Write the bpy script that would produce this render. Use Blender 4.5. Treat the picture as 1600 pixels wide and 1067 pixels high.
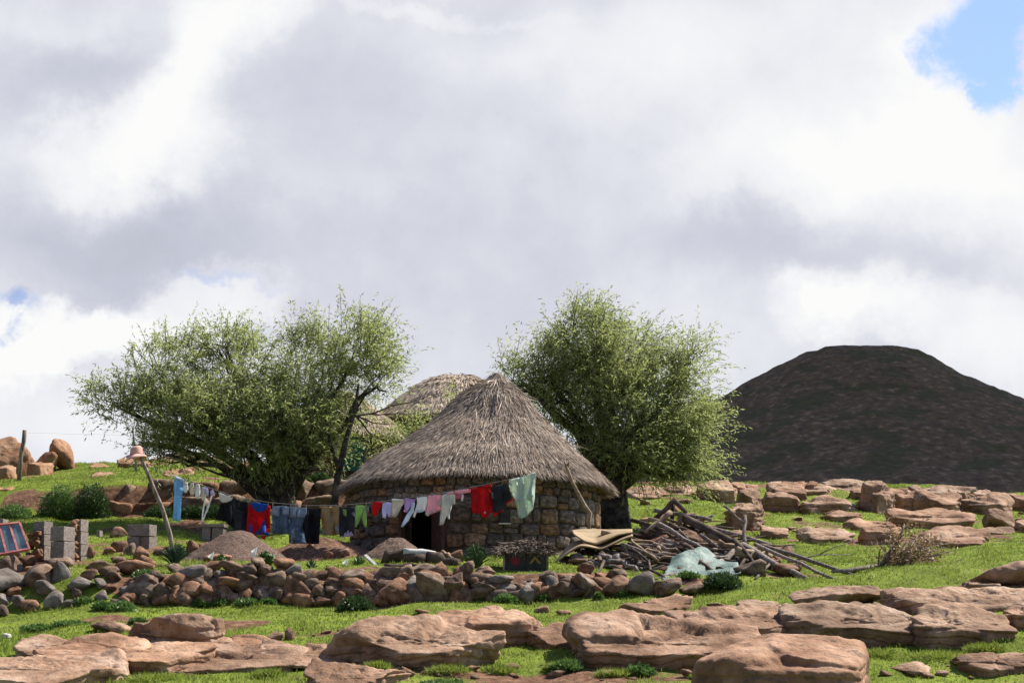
import bpy, bmesh, math, random
import numpy as np
from mathutils import Vector, Matrix, Quaternion, noise as mnoise

for o in list(bpy.data.objects):
    bpy.data.objects.remove(o)
S = bpy.context.scene
COL = S.collection
R = math.radians

# ------------------------------------------------------------------ camera
F = 2700.0                       # focal length in photo pixels (photo is 1600 x 1067)
PITCH = math.atan((1000 - 533.5) / F)
cam = bpy.data.cameras.new('camera')
cam.sensor_width = 36.0
cam.lens = 36.0 * F / 1600.0
cam.clip_start = 0.1
cam.clip_end = 20000
camo = bpy.data.objects.new('camera', cam)
COL.objects.link(camo)
camo.rotation_euler = (math.pi / 2 + PITCH, 0, 0)
S.camera = camo
CP, SP = math.cos(PITCH), math.sin(PITCH)


def ray(px, py):
    cx = (px - 800) / F
    cy = (533.5 - py) / F
    return cx, CP - cy * SP, SP + cy * CP


def at(px, py, Y):
    """world point seen at photo pixel (px, py) that lies Y metres out"""
    x, y, z = ray(px, py)
    return Vector((x / y * Y, Y, z / y * Y))


# ------------------------------------------------------------------ sun, sky, exposure
SUN_AZ, SUN_EL = R(58), R(50)    # azimuth from +Y (view direction) towards +X
SUNV = Vector((math.sin(SUN_AZ) * math.cos(SUN_EL), math.cos(SUN_AZ) * math.cos(SUN_EL), math.sin(SUN_EL)))
sl = bpy.data.lights.new('sun', 'SUN')
sl.energy = 5.0
sl.angle = R(0.53)
sl.color = (1.0, 0.95, 0.87)
so = bpy.data.objects.new('sun', sl)
so.rotation_mode = 'QUATERNION'
so.rotation_quaternion = SUNV.to_track_quat('Z', 'Y')
COL.objects.link(so)

S.view_settings.view_transform = 'Standard'
S.view_settings.look = 'None'
S.view_settings.exposure = 1.0
S.view_settings.gamma = 1.0
S.view_settings.use_curve_mapping = False
S.render.engine = 'CYCLES'
S.cycles.use_denoising = True
S.cycles.max_bounces = 6
S.cycles.transparent_max_bounces = 6
S.cycles.caustics_reflective = False
S.cycles.caustics_refractive = False
S.render.filter_size = 1.7


class NT:
    """tiny helper to write node trees"""
    def __init__(self, tree):
        self.t = tree
        self.n = tree.nodes
        self.l = tree.links

    def node(self, kind, **kw):
        x = self.n.new(kind)
        for k, v in kw.items():
            setattr(x, k, v)
        return x

    def set(self, sock, v):
        if hasattr(v, 'is_output'):
            self.l.new(v, sock)
        else:
            sock.default_value = v

    def m(self, op, a, b=None, c=None, clamp=False):
        x = self.node('ShaderNodeMath', operation=op, use_clamp=clamp)
        self.set(x.inputs[0], a)
        if b is not None:
            self.set(x.inputs[1], b)
        if c is not None:
            self.set(x.inputs[2], c)
        return x.outputs[0]

    def v(self, op, a, b=None):
        x = self.node('ShaderNodeVectorMath', operation=op)
        self.set(x.inputs[0], a)
        if b is not None:
            self.set(x.inputs[3 if op == 'SCALE' else 1], b)
        return x.outputs[0]

    def noise(self, vec, scale, detail=4, rough=0.55, color=False, dist=0.0):
        x = self.node('ShaderNodeTexNoise')
        x.inputs['Scale'].default_value = scale
        x.inputs['Detail'].default_value = detail
        x.inputs['Roughness'].default_value = rough
        x.inputs['Distortion'].default_value = dist
        self.l.new(vec, x.inputs['Vector'])
        return x.outputs['Color' if color else 'Fac']

    def ramp(self, fac, stops):
        x = self.node('ShaderNodeValToRGB')
        e = x.color_ramp.elements
        while len(e) < len(stops):
            e.new(0.5)
        for i, (p, c) in enumerate(stops):
            e[i].position = p
            e[i].color = (c[0], c[1], c[2], 1)
        self.set(x.inputs[0], fac)
        return x.outputs[0]

    def mix(self, fac, a, b, mode='MIX'):
        x = self.node('ShaderNodeMix', data_type='RGBA', blend_type=mode)
        self.set(x.inputs[0], fac)
        for i, c in ((6, a), (7, b)):
            if not hasattr(c, 'is_output'):
                c = (c[0], c[1], c[2], 1)
            self.set(x.inputs[i], c)
        return x.outputs[2]

    def smooth(self, x, a, b, lo=0.0, hi=1.0):
        n = self.node('ShaderNodeMapRange', interpolation_type='SMOOTHSTEP')
        self.set(n.inputs[0], x)
        for i, v in zip((1, 2, 3, 4), (a, b, lo, hi)):
            n.inputs[i].default_value = v
        return n.outputs[0]


def azel(px, py):
    x, y, z = ray(px, py)
    return math.atan2(x, y), math.atan2(z, math.hypot(x, y))


W = bpy.data.worlds.new('World')
S.world = W
W.use_nodes = True
w = NT(W.node_tree)
w.n.clear()
wd = w.node('ShaderNodeTexCoord').outputs['Generated']
sep = w.node('ShaderNodeSeparateXYZ')
w.l.new(wd, sep.inputs[0])
az = w.m('ARCTAN2', sep.outputs[0], sep.outputs[1])
el = w.m('ARCSINE', sep.outputs[2])
# ragged cloud edges: the sky coordinates are pushed about by turbulence
wa = w.noise(wd, 7.0, 7, 0.62, True)
wsep = w.node('ShaderNodeSeparateColor')
w.l.new(wa, wsep.inputs[0])
azw = w.m('ADD', az, w.m('MULTIPLY', w.m('SUBTRACT', wsep.outputs[0], 0.5), 0.15))
elw = w.m('ADD', el, w.m('MULTIPLY', w.m('SUBTRACT', wsep.outputs[1], 0.5), 0.13))


def blob(px, py, rx, ry, rot=0.0, soft=1.0):
    """0..1 patch of sky centred where the photo shows it"""
    a0, e0 = azel(px, py)
    dx = w.m('SUBTRACT', azw, a0)
    dy = w.m('SUBTRACT', elw, e0)
    c, s = math.cos(R(rot)), math.sin(R(rot))
    u = w.m('MULTIPLY', w.m('ADD', w.m('MULTIPLY', dx, c), w.m('MULTIPLY', dy, s)), F / rx)
    v = w.m('MULTIPLY', w.m('SUBTRACT', w.m('MULTIPLY', dy, c), w.m('MULTIPLY', dx, s)), F / ry)
    d = w.m('SQRT', w.m('ADD', w.m('MULTIPLY', u, u), w.m('MULTIPLY', v, v)))
    return w.smooth(d, 1.0 - soft, 1.0 + soft, 1.0, 0.0)


fb = w.noise(wd, 9.0, 9, 0.58)
fb2 = w.noise(wd, 3.1, 5, 0.5)
bright = w.m('ADD', 0.578, w.m('MULTIPLY', w.m('SUBTRACT', fb, 0.5), 0.72))
bright = w.m('ADD', bright, w.m('MULTIPLY', w.m('SUBTRACT', fb2, 0.5), 0.25))
# (px, py, rx, ry, rotation, softness, weight)
for p in [(215, 230, 120, 80, 25, .8, .44), (330, 70, 120, 60, 50, .8, .36), (60, 300, 130, 45, 0, 1, .18),
          (120, 130, 110, 60, 20, 1, -.20), (40, 20, 150, 40, 0, 1, .10), (200, 400, 300, 75, -8, .8, -.22),
          (110, 520, 170, 42, 5, .45, .42), (300, 470, 130, 45, 15, .45, .34), (60, 630, 160, 70, 0, 1, .20),
          (480, 370, 260, 40, -6, 1, -.12), (560, -8, 230, 12, 0, .8, .12), (780, 60, 420, 60, 0, 1, .05),
          (1500, 260, 170, 110, -20, .9, .34), (1290, 255, 180, 70, 0, 1, .22), (1320, 500, 90, 46, 0, .8, .46),
          (1560, 560, 130, 70, -20, .9, .32), (1150, 310, 130, 55, 0, 1, .12), (1000, 420, 200, 80, 0, 1, -.10),
          (1150, 60, 330, 90, 0, 1, .14), (1450, 70, 60, 110, 10, .8, .25), (700, 410, 120, 40, 0, 1, .1),
          (1170, 410, 160, 50, 0, 1, -.10), (1470, 440, 120, 40, 0, 1, -.10), (680, 500, 170, 60, 0, 1, -.06),
          (380, 700, 260, 60, 0, 1, .15)]:
    bright = w.m('ADD', bright, w.m('MULTIPLY', blob(*p[:6]), p[6]))
ccol = w.ramp(bright, [(0.10, (.46, .485, .565)), (0.34, (.565, .588, .68)), (0.52, (.675, .69, .77)),
                       (0.72, (.84, .855, .90)), (0.95, (.97, .97, .965))])
# gaps where the blue shows: those in the photograph, and broken cloud in the rest of the sky
hole = w.m('MULTIPLY', blob(1528, 55, 78, 92, 20, .28), .92)
hole = w.m('MAXIMUM', hole, w.m('MULTIPLY', blob(1553, 140, 30, 52, 30, .35), .92))
hole = w.m('MAXIMUM', hole, w.m('MULTIPLY', blob(-6, 486, 30, 15, 0, .6), .75))
hole = w.m('MAXIMUM', hole, w.m('MULTIPLY', blob(350, 428, 60, 7, 0, .9), .35))
hole = w.m('SUBTRACT', hole, w.m('MULTIPLY', blob(1592, 78, 24, 42, 0, .6), .9), clamp=True)
frame = w.m('MAXIMUM', w.smooth(w.m('ABSOLUTE', az), .31, .40), w.smooth(el, .37, .46))
gap = w.m('MULTIPLY', w.smooth(w.noise(wd, 2.3, 7, .6), .40, .50), frame)
hole = w.m('MAXIMUM', hole, gap)
sky = w.node('ShaderNodeTexSky', sky_type='NISHITA')
sky.sun_disc = False
sky.sun_elevation = SUN_EL
sky.sun_rotation = SUN_AZ
sky.altitude = 2000
sky.air_density = 1.0
sky.dust_density = 0.6
cscale = w.v('SCALE', ccol, 10.0)
# air glows brighter towards the sun
dotn = w.node('ShaderNodeVectorMath', operation='DOT_PRODUCT')
w.l.new(wd, dotn.inputs[0])
dotn.inputs[1].default_value = SUNV
glow = w.m('ADD', 1.3, w.m('MULTIPLY', w.smooth(dotn.outputs['Value'], .30, .95), 1.5))
skyc = w.mix(hole, cscale, w.v('MULTIPLY', w.v('SCALE', sky.outputs[0], glow), (.90, .88, 1.06)))
bg = w.node('ShaderNodeBackground')
w.l.new(skyc, bg.inputs[0])
bg.inputs[1].default_value = 0.05
wo = w.node('ShaderNodeOutputWorld')
w.l.new(bg.outputs[0], wo.inputs[0])

# ------------------------------------------------------------------ helpers
MATS = {}


def mat(name, stops, scale=4.0, rough=0.85, bump=0.3, bscale=None, objvar=0.0, attr=None, trans=0.0,
        spec=0.3, stretch=None, detail=6, spots=None, coat=0.0, bdist=0.02, huevar=None):
    """procedural material: noise (or the 'tint' attribute) through a colour ramp, fine bump"""
    m_ = bpy.data.materials.new(name)
    m_.use_nodes = True
    t = NT(m_.node_tree)
    t.n.clear()
    out = t.node('ShaderNodeOutputMaterial')
    b = t.node('ShaderNodeBsdfPrincipled')
    co = t.node('ShaderNodeTexCoord').outputs['Object']
    oi = t.node('ShaderNodeObjectInfo')
    off = t.m('MULTIPLY', oi.outputs['Random'], 91.7)
    if stretch:
        co = t.v('MULTIPLY', co, stretch)
    co = t.v('ADD', co, off)
    nz = t.noise(co, scale, detail, 0.6)
    if attr:
        a = t.node('ShaderNodeAttribute', attribute_name=attr).outputs['Fac']
        nz = t.m('ADD', t.m('MULTIPLY', a, 0.75), t.m('MULTIPLY', nz, 0.25))
        c = t.ramp(nz, stops)
    else:
        c = t.ramp(t.smooth(nz, .28, .72), stops)
    if huevar:
        hv = t.ramp(oi.outputs['Random'], huevar)
        c = t.mix(1.0, c, hv, 'MULTIPLY')
    if spots:
        sc, th, col, amt = spots
        f = t.m('MULTIPLY', t.smooth(t.noise(co, sc, 5, .6), th, th + .06), amt)
        c = t.mix(f, c, col)
    if objvar:
        k = t.m('ADD', t.m('MULTIPLY', t.m('FRACT', t.m('MULTIPLY', oi.outputs['Random'], 7.13)), 2 * objvar), 1 - objvar)
        hs = t.node('ShaderNodeHueSaturation')
        t.l.new(c, hs.inputs['Color'])
        t.l.new(k, hs.inputs['Value'])
        c = hs.outputs[0]
    t.l.new(c, b.inputs['Base Color'])
    b.inputs['Roughness'].default_value = rough
    b.inputs['Specular IOR Level'].default_value = spec
    if coat:
        b.inputs['Coat Weight'].default_value = coat
    if bump:
        bn = t.node('ShaderNodeBump')
        bn.inputs['Strength'].default_value = bump
        bn.inputs['Distance'].default_value = bdist
        h = t.noise(co, bscale or scale * 5, 7, .65)
        t.l.new(h, bn.inputs['Height'])
        t.l.new(bn.outputs[0], b.inputs['Normal'])
    if trans:
        tr = t.node('ShaderNodeBsdfTranslucent')
        t.l.new(c, tr.inputs[0])
        ms = t.node('ShaderNodeMixShader')
        ms.inputs[0].default_value = trans
        t.l.new(b.outputs[0], ms.inputs[1])
        t.l.new(tr.outputs[0], ms.inputs[2])
        t.l.new(ms.outputs[0], out.inputs[0])
    else:
        t.l.new(b.outputs[0], out.inputs[0])
    MATS[name] = m_
    return m_


def tag(o, label=None, cat=None, group=None, kind=None):
    if label:
        o['label'] = label
    if cat:
        o['category'] = cat
    if group:
        o['group'] = group
    if kind:
        o['kind'] = kind
    return o


def mesh(name, verts, faces, tint=None, smooth=False):
    """mesh from arrays; faces is a list of tuples or an (n,3)/(n,4) array"""
    me = bpy.data.meshes.new(name)
    if isinstance(faces, np.ndarray):
        verts = np.asarray(verts, np.float32)
        n, k = faces.shape
        me.vertices.add(len(verts))
        me.vertices.foreach_set('co', verts.ravel())
        me.loops.add(n * k)
        me.loops.foreach_set('vertex_index', faces.astype(np.int32).ravel())
        me.polygons.add(n)
        me.polygons.foreach_set('loop_start', np.arange(0, n * k, k, dtype=np.int32))
        me.update(calc_edges=True)
        me.validate()
    else:
        me.from_pydata([tuple(v) for v in verts], [], faces)
        me.update()
    if tint is not None:
        a = me.attributes.new('tint', 'FLOAT', 'POINT')
        a.data.foreach_set('value', np.asarray(tint, np.float32))
    if smooth:
        me.polygons.foreach_set('use_smooth', np.ones(len(me.polygons), bool))
    return me


def add(name, me, m_=None, parent=None, loc=None, rot=None, scale=None, **tags):
    """link a mesh (world coordinates unless loc is given); parents keep world placement"""
    o = bpy.data.objects.new(name, me)
    if me is not None and m_ is not None:
        mm = MATS[m_] if isinstance(m_, str) else m_
        if len(me.materials) == 0:
            me.materials.append(mm)
        elif me.materials[0] != mm:
            o.material_slots[0].link = 'OBJECT'
            o.material_slots[0].material = mm
    COL.objects.link(o)
    if loc is not None:
        o.location = loc
    if rot is not None:
        o.rotation_euler = rot
    if scale is not None:
        o.scale = scale
    if parent is not None:
        o.parent = parent
        o.matrix_parent_inverse = Matrix(world_of(parent)).inverted()
    return tag(o, **tags)


def world_of(o):
    mb = Matrix.LocRotScale(o.location, o.rotation_euler.to_quaternion(), o.scale)
    if o.parent is None:
        return mb
    return world_of(o.parent) @ o.matrix_parent_inverse @ mb


def thing(name, loc, label, cat, group=None):
    return add(name, None, loc=loc, label=label, cat=cat, group=group)


def tube(pts, radii, sides=7, cap=True):
    pts = [Vector(p) for p in pts]
    n = len(pts)
    if not hasattr(radii, '__len__'):
        radii = [radii] * n
    V, Fc = [], []
    up = Vector((0.31, 0.17, 0.93))
    for i, p in enumerate(pts):
        d = (pts[min(i + 1, n - 1)] - pts[max(i - 1, 0)]).normalized()
        a = d.cross(up)
        if a.length < 1e-3:
            a = d.cross(Vector((1, 0, 0)))
        a.normalize()
        b = d.cross(a)
        for k in range(sides):
            t = 2 * math.pi * k / sides
            V.append(p + (a * math.cos(t) + b * math.sin(t)) * radii[i])
    for i in range(n - 1):
        for k in range(sides):
            k2 = (k + 1) % sides
            Fc.append((i * sides + k, i * sides + k2, (i + 1) * sides + k2, (i + 1) * sides + k))
    if cap:
        Fc.append(tuple(range(sides))[::-1])
        Fc.append(tuple(range((n - 1) * sides, n * sides)))
    return V, Fc


def join(parts):
    V, Fc = [], []
    for v, f in parts:
        o = len(V)
        V += list(v)
        Fc += [tuple(i + o for i in q) for q in f]
    return V, Fc


def wobble(a, b, n, amp, rng):
    """points from a to b with random kinks"""
    a, b = Vector(a), Vector(b)
    out = []
    for i in range(n):
        t = i / (n - 1)
        k = amp * math.sin(math.pi * min(1, max(0, t)))
        out.append(a.lerp(b, t) + Vector((rng.uniform(-k, k), rng.uniform(-k, k), rng.uniform(-k, k))))
    return out


def box(x0, x1, y0, y1, z0, z1):
    V = [(x0, y0, z0), (x1, y0, z0), (x1, y1, z0), (x0, y1, z0), (x0, y0, z1), (x1, y0, z1), (x1, y1, z1), (x0, y1, z1)]
    return V, [(3, 2, 1, 0), (4, 5, 6, 7), (0, 1, 5, 4), (1, 2, 6, 5), (2, 3, 7, 6), (3, 0, 4, 7)]


def bevelled(me, w_=0.01, seg=1):
    bm = bmesh.new()
    bm.from_mesh(me)
    bmesh.ops.bevel(bm, geom=bm.edges[:], offset=w_, segments=seg, affect='EDGES', profile=.5)
    bm.to_mesh(me)
    bm.free()
    return me


def leaf_arrays(P, D, L, Wd, rng, flat=None):
    """one rhombus per leaf: P base points, D directions, L lengths, Wd widths"""
    n = len(P)
    D = D / np.linalg.norm(D, axis=1, keepdims=True)
    Rn = rng.normal(size=(n, 3)) if flat is None else flat
    Sd = np.cross(D, Rn)
    Sd /= np.linalg.norm(Sd, axis=1, keepdims=True) + 1e-9
    L = np.asarray(L)[:, None]
    Wd = np.asarray(Wd)[:, None]
    V = np.stack([P, P + D * L * .45 + Sd * Wd * .5, P + D * L, P + D * L * .45 - Sd * Wd * .5], 1).reshape(-1, 3)
    Fc = np.arange(4 * n).reshape(n, 4)
    return V, Fc


def vnoise(P, seed):
    i = np.floor(P)
    f = P - i
    f = f * f * (3 - 2 * f)

    def h(dx, dy, dz):
        q = np.sin((i[:, 0] + dx) * 127.1 + (i[:, 1] + dy) * 311.7 + (i[:, 2] + dz) * 74.7 + seed * 17.31) * 43758.5453
        return q - np.floor(q)
    x, y, z = f[:, 0], f[:, 1], f[:, 2]
    a = h(0, 0, 0) * (1 - x) + h(1, 0, 0) * x
    b = h(0, 1, 0) * (1 - x) + h(1, 1, 0) * x
    c = h(0, 0, 1) * (1 - x) + h(1, 0, 1) * x
    d = h(0, 1, 1) * (1 - x) + h(1, 1, 1) * x
    return (a * (1 - y) + b * y) * (1 - z) + (c * (1 - y) + d * y) * z


def fbm(P, seed, octv=4, gain=.5):
    s = np.zeros(len(P))
    a, t = 1.0, 0.0
    for k in range(octv):
        s += a * vnoise(P * 2.03 ** k + 11.3 * k, seed + k)
        t += a
        a *= gain
    return s / t


# ------------------------------------------------------------------ terrain
# depth stations (metres out) and the photo row at which the ground shows there, per photo column
DEP = [24, 28, 33.2, 33.9, 37, 41.8, 46, 50.6, 51.3, 56, 62, 66]
ROWS = {-300: [1067, 1005, 962, 915, 897, 868, 838, 803, 775, 752, 738, 733],
        0:    [1067, 1005, 958, 915, 893, 868, 838, 803, 772, 750, 737, 732],
        200:  [1067, 1003, 946, 897, 882, 860, 834, 808, 754, 739, 727, 722],
        450:  [1067, 1000, 944, 893, 882, 870, 850, 806, 760, 745, 731, 726],
        740:  [1067, 998, 941, 893, 883, 872, 864, 815, 785, 750, 731, 726],
        1000: [1067, 995, 931, 903, 886, 864, 842, 818, 808, 785, 760, 752],
        1200: [1067, 990, 914, 906, 889, 865, 845, 824, 815, 792, 765, 754],
        1420: [1067, 975, 895, 889, 874, 857, 842, 824, 816, 795, 768, 756],
        1600: [1067, 955, 880, 873, 862, 850, 836, 822, 815, 800, 782, 772],
        1950: [1067, 950, 872, 866, 857, 846, 834, 822, 816, 804, 790, 780]}
_pc = sorted(ROWS)
_UY = np.linspace(24, 66, 421)
_tab = []
for c in _pc:
    zz = [at(800, r_, d_).z for r_, d_ in zip(ROWS[c], DEP)]
    zi = np.interp(_UY, DEP, zz)
    k = np.ones(7) / 7
    zp = np.pad(zi, 3, mode='edge')
    zi2 = np.convolve(zp, k, 'valid')
    zi2[:3], zi2[-3:] = zi[:3], zi[-3:]
    _tab.append(zi2)
_tab = np.array(_tab)
_FARY = [66, 72, 90, 130, 250, 500, 9000]
_FARZ = [0, -.25, -2.2, -9, -25, -34, -60]


def g(x, Y):
    """terrain height (vectorised)"""
    x = np.asarray(x, float)
    Y = np.asarray(Y, float)
    Yc = np.clip(Y, 24, 66)
    px = 800 + F * x / np.maximum(Y, 24)
    px = np.clip(px, _pc[0], _pc[-1])
    ci = np.clip(np.searchsorted(_pc, px, side='right') - 1, 0, len(_pc) - 2)
    pa = np.array(_pc)
    t = (px - pa[ci]) / (pa[ci + 1] - pa[ci])
    t = t * t * (3 - 2 * t)
    fi = (Yc - 24) / (42 / 420)
    i0 = np.clip(fi.astype(int), 0, 419)
    ft = fi - i0
    za = _tab[ci, i0] * (1 - ft) + _tab[ci, i0 + 1] * ft
    zb = _tab[ci + 1, i0] * (1 - ft) + _tab[ci + 1, i0 + 1] * ft
    z = za * (1 - t) + zb * t
    z = z + np.where(Y > 66, np.interp(Y, _FARY, _FARZ), 0)
    near = np.clip((24 - Y) / 20, 0, 1.6)
    z = z - near * 1.1
    und = .035 * np.sin(x * 1.9 + Y * .7) + .03 * np.sin(x * .9 - Y * 1.7 + 1) + .018 * np.sin(x * 4.3 + 2.2 * Y) + .012 * np.sin(7.1 * x - 5.3 * Y)
    return z + und * np.clip((Y - 5) / 10, 0, 1)


def gz(x, Y):
    return float(g(np.array([x]), np.array([Y]))[0])


def gp(px, Y, dz=0.0):
    """ground point at photo column px, Y metres out"""
    x = (px - 800) / F * Y * 1.0
    # column shift from the camera pitch
    for _ in range(2):
        z = gz(x, Y)
        x = (px - 800) / F * (CP * Y + SP * z)
    return Vector((x, Y, z + dz))


def yrow(px, py, lo=22.0, hi=66.0):
    """depth at which the ground shows at photo pixel (px, py)"""
    for Y in np.arange(lo, hi, .1):
        p = gp(px, Y)
        if p.z / p.y >= at(px, py, 1.0).z:
            return float(Y)
    return hi


# bare earth: (photo column, depth, radius across m, radius along m, amount)
DIRT = [(880, 24.3, 2.2, .8, .9), (740, 24.6, 1.2, .5, .8), (980, 25.0, .9, .5, .6), (500, 41.5, 2.0, 3.2, 1.2), (430, 35.3, 1.6, .5, 1.0),
        (560, 34.7, 1.6, .35, .8), (640, 40.5, 2.2, 1.6, .7), (740, 45, 4.6, 4.4, 1.0), (60, 38, 1.6, 2.2, .8), (1030, 39.5, 1.9, 2.2, .9),
        (1120, 60, 3.5, 3.5, .4), (1450, 60, 6, 4, .45), (1280, 51, 1.6, 1.2, .5), (1300, 30.5, 1.2, .6, .5), (150, 25.2, 3.0, .9, .7),
        (1220, 29.5, 1.0, .5, .4), (1170, 40, 1.2, 1.2, .5), (575, 25.2, 1.0, .8, .5)]


def dirtmask(x, Y):
    px = 800 + F * x / np.maximum(Y, 5)
    d = np.zeros_like(x)
    for c, y0, rx, ry, a in DIRT:
        x0 = (c - 800) / F * y0
        q = ((x - x0) / rx) ** 2 + ((Y - y0) / ry) ** 2
        d = np.maximum(d, a * np.exp(-q * 1.2))
    band = np.exp(-((Y - 33.75) / .5) ** 2) * 1.1 * np.clip((px - 150) / 60, 0, 1) * np.clip((1010 - px) / 60, 0, 1)
    bank = np.exp(-((Y - 50.9) / .5) ** 2) * 1.0 * np.clip((px - 20) / 60, 0, 1) * np.clip((700 - px) / 60, 0, 1)
    d = np.maximum(d, np.maximum(band, bank))
    sn = np.sin(x * 3.1 + 1.3 * np.sin(Y * 2.1)) * np.sin(Y * 2.7 + np.sin(x * 1.7)) * .5 + np.sin(x * 7.7 + Y * 3) * np.sin(Y * 8.3 - x * 2) * .3
    q = fbm(np.stack([x.ravel() * .55, Y.ravel() * .8, 0 * x.ravel()], -1), 91, 4).reshape(x.shape)
    d = np.maximum(d, np.clip((q - .635) * 9, 0, .7))
    return np.clip(d + .22 * sn * (d > .08), 0, 1)


def build_ground():
    ys = np.concatenate([np.linspace(-40, 20, 25)[:-1], np.arange(20, 67, .14), np.geomspace(67.2, 9000, 60)])
    us = np.concatenate([np.linspace(-2.2, -.36, 24)[:-1], np.linspace(-.36, .36, 300), np.linspace(.36, 2.2, 24)[1:]])
    YY, UU = np.meshgrid(ys, us, indexing='ij')
    XX = UU * (np.maximum(YY, -10) + 16) * .78
    ZZ = g(XX, YY)
    V = np.stack([XX, YY, ZZ], -1).reshape(-1, 3)
    ny, nx = YY.shape
    i = np.arange(ny - 1)[:, None] * nx + np.arange(nx - 1)[None, :]
    Fc = np.stack([i, i + 1, i + nx + 1, i + nx], -1).reshape(-1, 4)
    me = mesh('ground', V, Fc, tint=dirtmask(XX.ravel(), YY.ravel()), smooth=True)
    m_ = bpy.data.materials.new('grassy_ground')
    m_.use_nodes = True
    t = NT(m_.node_tree)
    b = t.n['Principled BSDF']
    co = t.node('ShaderNodeTexCoord').outputs['Object']
    n1 = t.noise(co, 1.1, 6, .6)
    n2 = t.noise(co, 14, 5, .65)
    gcol = t.ramp(t.smooth(t.m('ADD', t.m('MULTIPLY', n1, .6), t.m('MULTIPLY', n2, .4)), .3, .7),
                  [(0, (.075, .10, .013)), (.45, (.135, .18, .020)), (.8, (.185, .235, .030)), (1, (.24, .235, .07))])
    dcol = t.ramp(t.smooth(t.noise(co, 6, 7, .7), .3, .7), [(0, (.07, .035, .02)), (.5, (.15, .078, .045)), (1, (.26, .15, .09))])
    a = t.node('ShaderNodeAttribute', attribute_name='tint').outputs['Fac']
    patch = t.smooth(t.noise(co, 1.7, 6, .62), .58, .68)
    f = t.m('MAXIMUM', t.smooth(t.m('ADD', a, t.m('MULTIPLY', t.m('SUBTRACT', n2, .5), .7)), .35, .55), t.m('MULTIPLY', patch, .35))
    t.l.new(t.mix(f, gcol, dcol), b.inputs['Base Color'])
    b.inputs['Roughness'].default_value = .95
    b.inputs['Specular IOR Level'].default_value = .1
    bn = t.node('ShaderNodeBump')
    bn.inputs['Strength'].default_value = .8
    bn.inputs['Distance'].default_value = .05
    t.l.new(t.noise(co, 22, 6, .7), bn.inputs['Height'])
    t.l.new(bn.outputs[0], b.inputs['Normal'])
    add('ground', me, m_, kind='structure')


build_ground()
# ------------------------------------------------------------------ materials
mat('rock', [(0, (.14, .076, .042)), (.45, (.265, .158, .096)), (.75, (.35, .222, .142)), (1, (.43, .295, .205))], 1.3, .9, .9, 9, objvar=.14,
    spots=(5.0, .57, (.12, .080, .058), .65), bdist=.05, spec=.15,
    huevar=[(0, (1, .92, .86)), (.5, (1, 1, 1)), (1, (.92, .98, 1.0))])
mat('orange_rock', [(0, (.17, .08, .04)), (.5, (.27, .145, .075)), (1, (.34, .21, .13))], 1.1, .9, .9, 9, objvar=.10,
    spots=(4.0, .60, (.16, .10, .07), .5), bdist=.05, spec=.15)
mat('grey_rock', [(0, (.10, .078, .060)), (.5, (.18, .148, .12)), (1, (.26, .222, .185))], 2.0, .9, .8, 12, objvar=.16,
    spots=(6.0, .62, (.09, .075, .06), .6), bdist=.04, spec=.15)
mat('wall_stone', [(0, (.075, .043, .027)), (.45, (.165, .102, .065)), (1, (.27, .18, .12))], 3.0, .9, .9, 16, objvar=.28,
    spots=(8.0, .62, (.20, .18, .155), .35), bdist=.03, spec=.15,
    huevar=[(0, (1.15, .95, .80)), (.35, (1.2, 1.0, .85)), (.6, (1.0, 1.0, 1.0)), (1, (.85, .97, 1.06))])
mat('hut_stone', [(0, (.06, .046, .036)), (.5, (.135, .103, .078)), (1, (.24, .19, .145))], 4.0, .92, .9, 18, objvar=.25,
    spots=(7.0, .62, (.26, .23, .19), .35), bdist=.03, spec=.15,
    huevar=[(0, (.95, 1.0, 1.05)), (.76, (1, .97, .92)), (.84, (1.5, 1.12, .80)), (.92, (1.9, 1.3, .82)), (1, (1.2, 1.05, .9))])
mat('mortar', [(0, (.045, .030, .022)), (1, (.11, .075, .05))], 7, .95, .8)
mat('thatch', [(0, (.085, .063, .048)), (.3, (.205, .16, .122)), (.6, (.34, .272, .21)), (.85, (.46, .38, .30)), (1, (.60, .51, .41))],
    2.2, .9, .5, 30, attr='tint', spec=.1)
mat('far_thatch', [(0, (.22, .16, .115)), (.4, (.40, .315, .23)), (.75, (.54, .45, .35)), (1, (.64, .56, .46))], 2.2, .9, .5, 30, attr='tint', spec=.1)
mat('wood_grey', [(0, (.09, .070, .055)), (.5, (.20, .16, .13)), (1, (.34, .285, .235))], 3, .9, .6, 30, objvar=.2, stretch=(6, 6, 1), spec=.15)
mat('wood_dark', [(0, (.028, .02, .015)), (.5, (.075, .05, .036)), (1, (.14, .10, .07))], 3, .9, .7, 25, objvar=.25, spec=.15)
mat('wood_tan', [(0, (.13, .082, .046)), (.5, (.24, .165, .10)), (1, (.34, .245, .16))], 5, .85, .4, 30, objvar=.12, spec=.2)
mat('bark', [(0, (.02, .016, .012)), (.5, (.055, .045, .035)), (1, (.11, .09, .07))], 5, .95, 1.0, 20, bdist=.05, spec=.1)
mat('concrete', [(0, (.15, .12, .10)), (.5, (.22, .18, .152)), (1, (.28, .24, .205))], 6, .95, .5, 60, objvar=.10, spec=.15)
mat('gravel', [(0, (.085, .052, .037)), (.35, (.145, .095, .070)), (.7, (.21, .142, .105)), (1, (.31, .23, .18))], 26, .95, 1.0, 45, bdist=.06, spec=.1)
mat('earth', [(0, (.085, .045, .028)), (.5, (.175, .098, .062)), (1, (.28, .17, .11))], 9, .95, 1.0, 22, bdist=.08, spec=.1)
mat('leaf', [(0, (.19, .22, .06)), (.35, (.265, .30, .095)), (.7, (.32, .35, .13)), (1, (.46, .48, .30))], 3, .45, 0, attr='tint', trans=.66, spec=.4)
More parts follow.
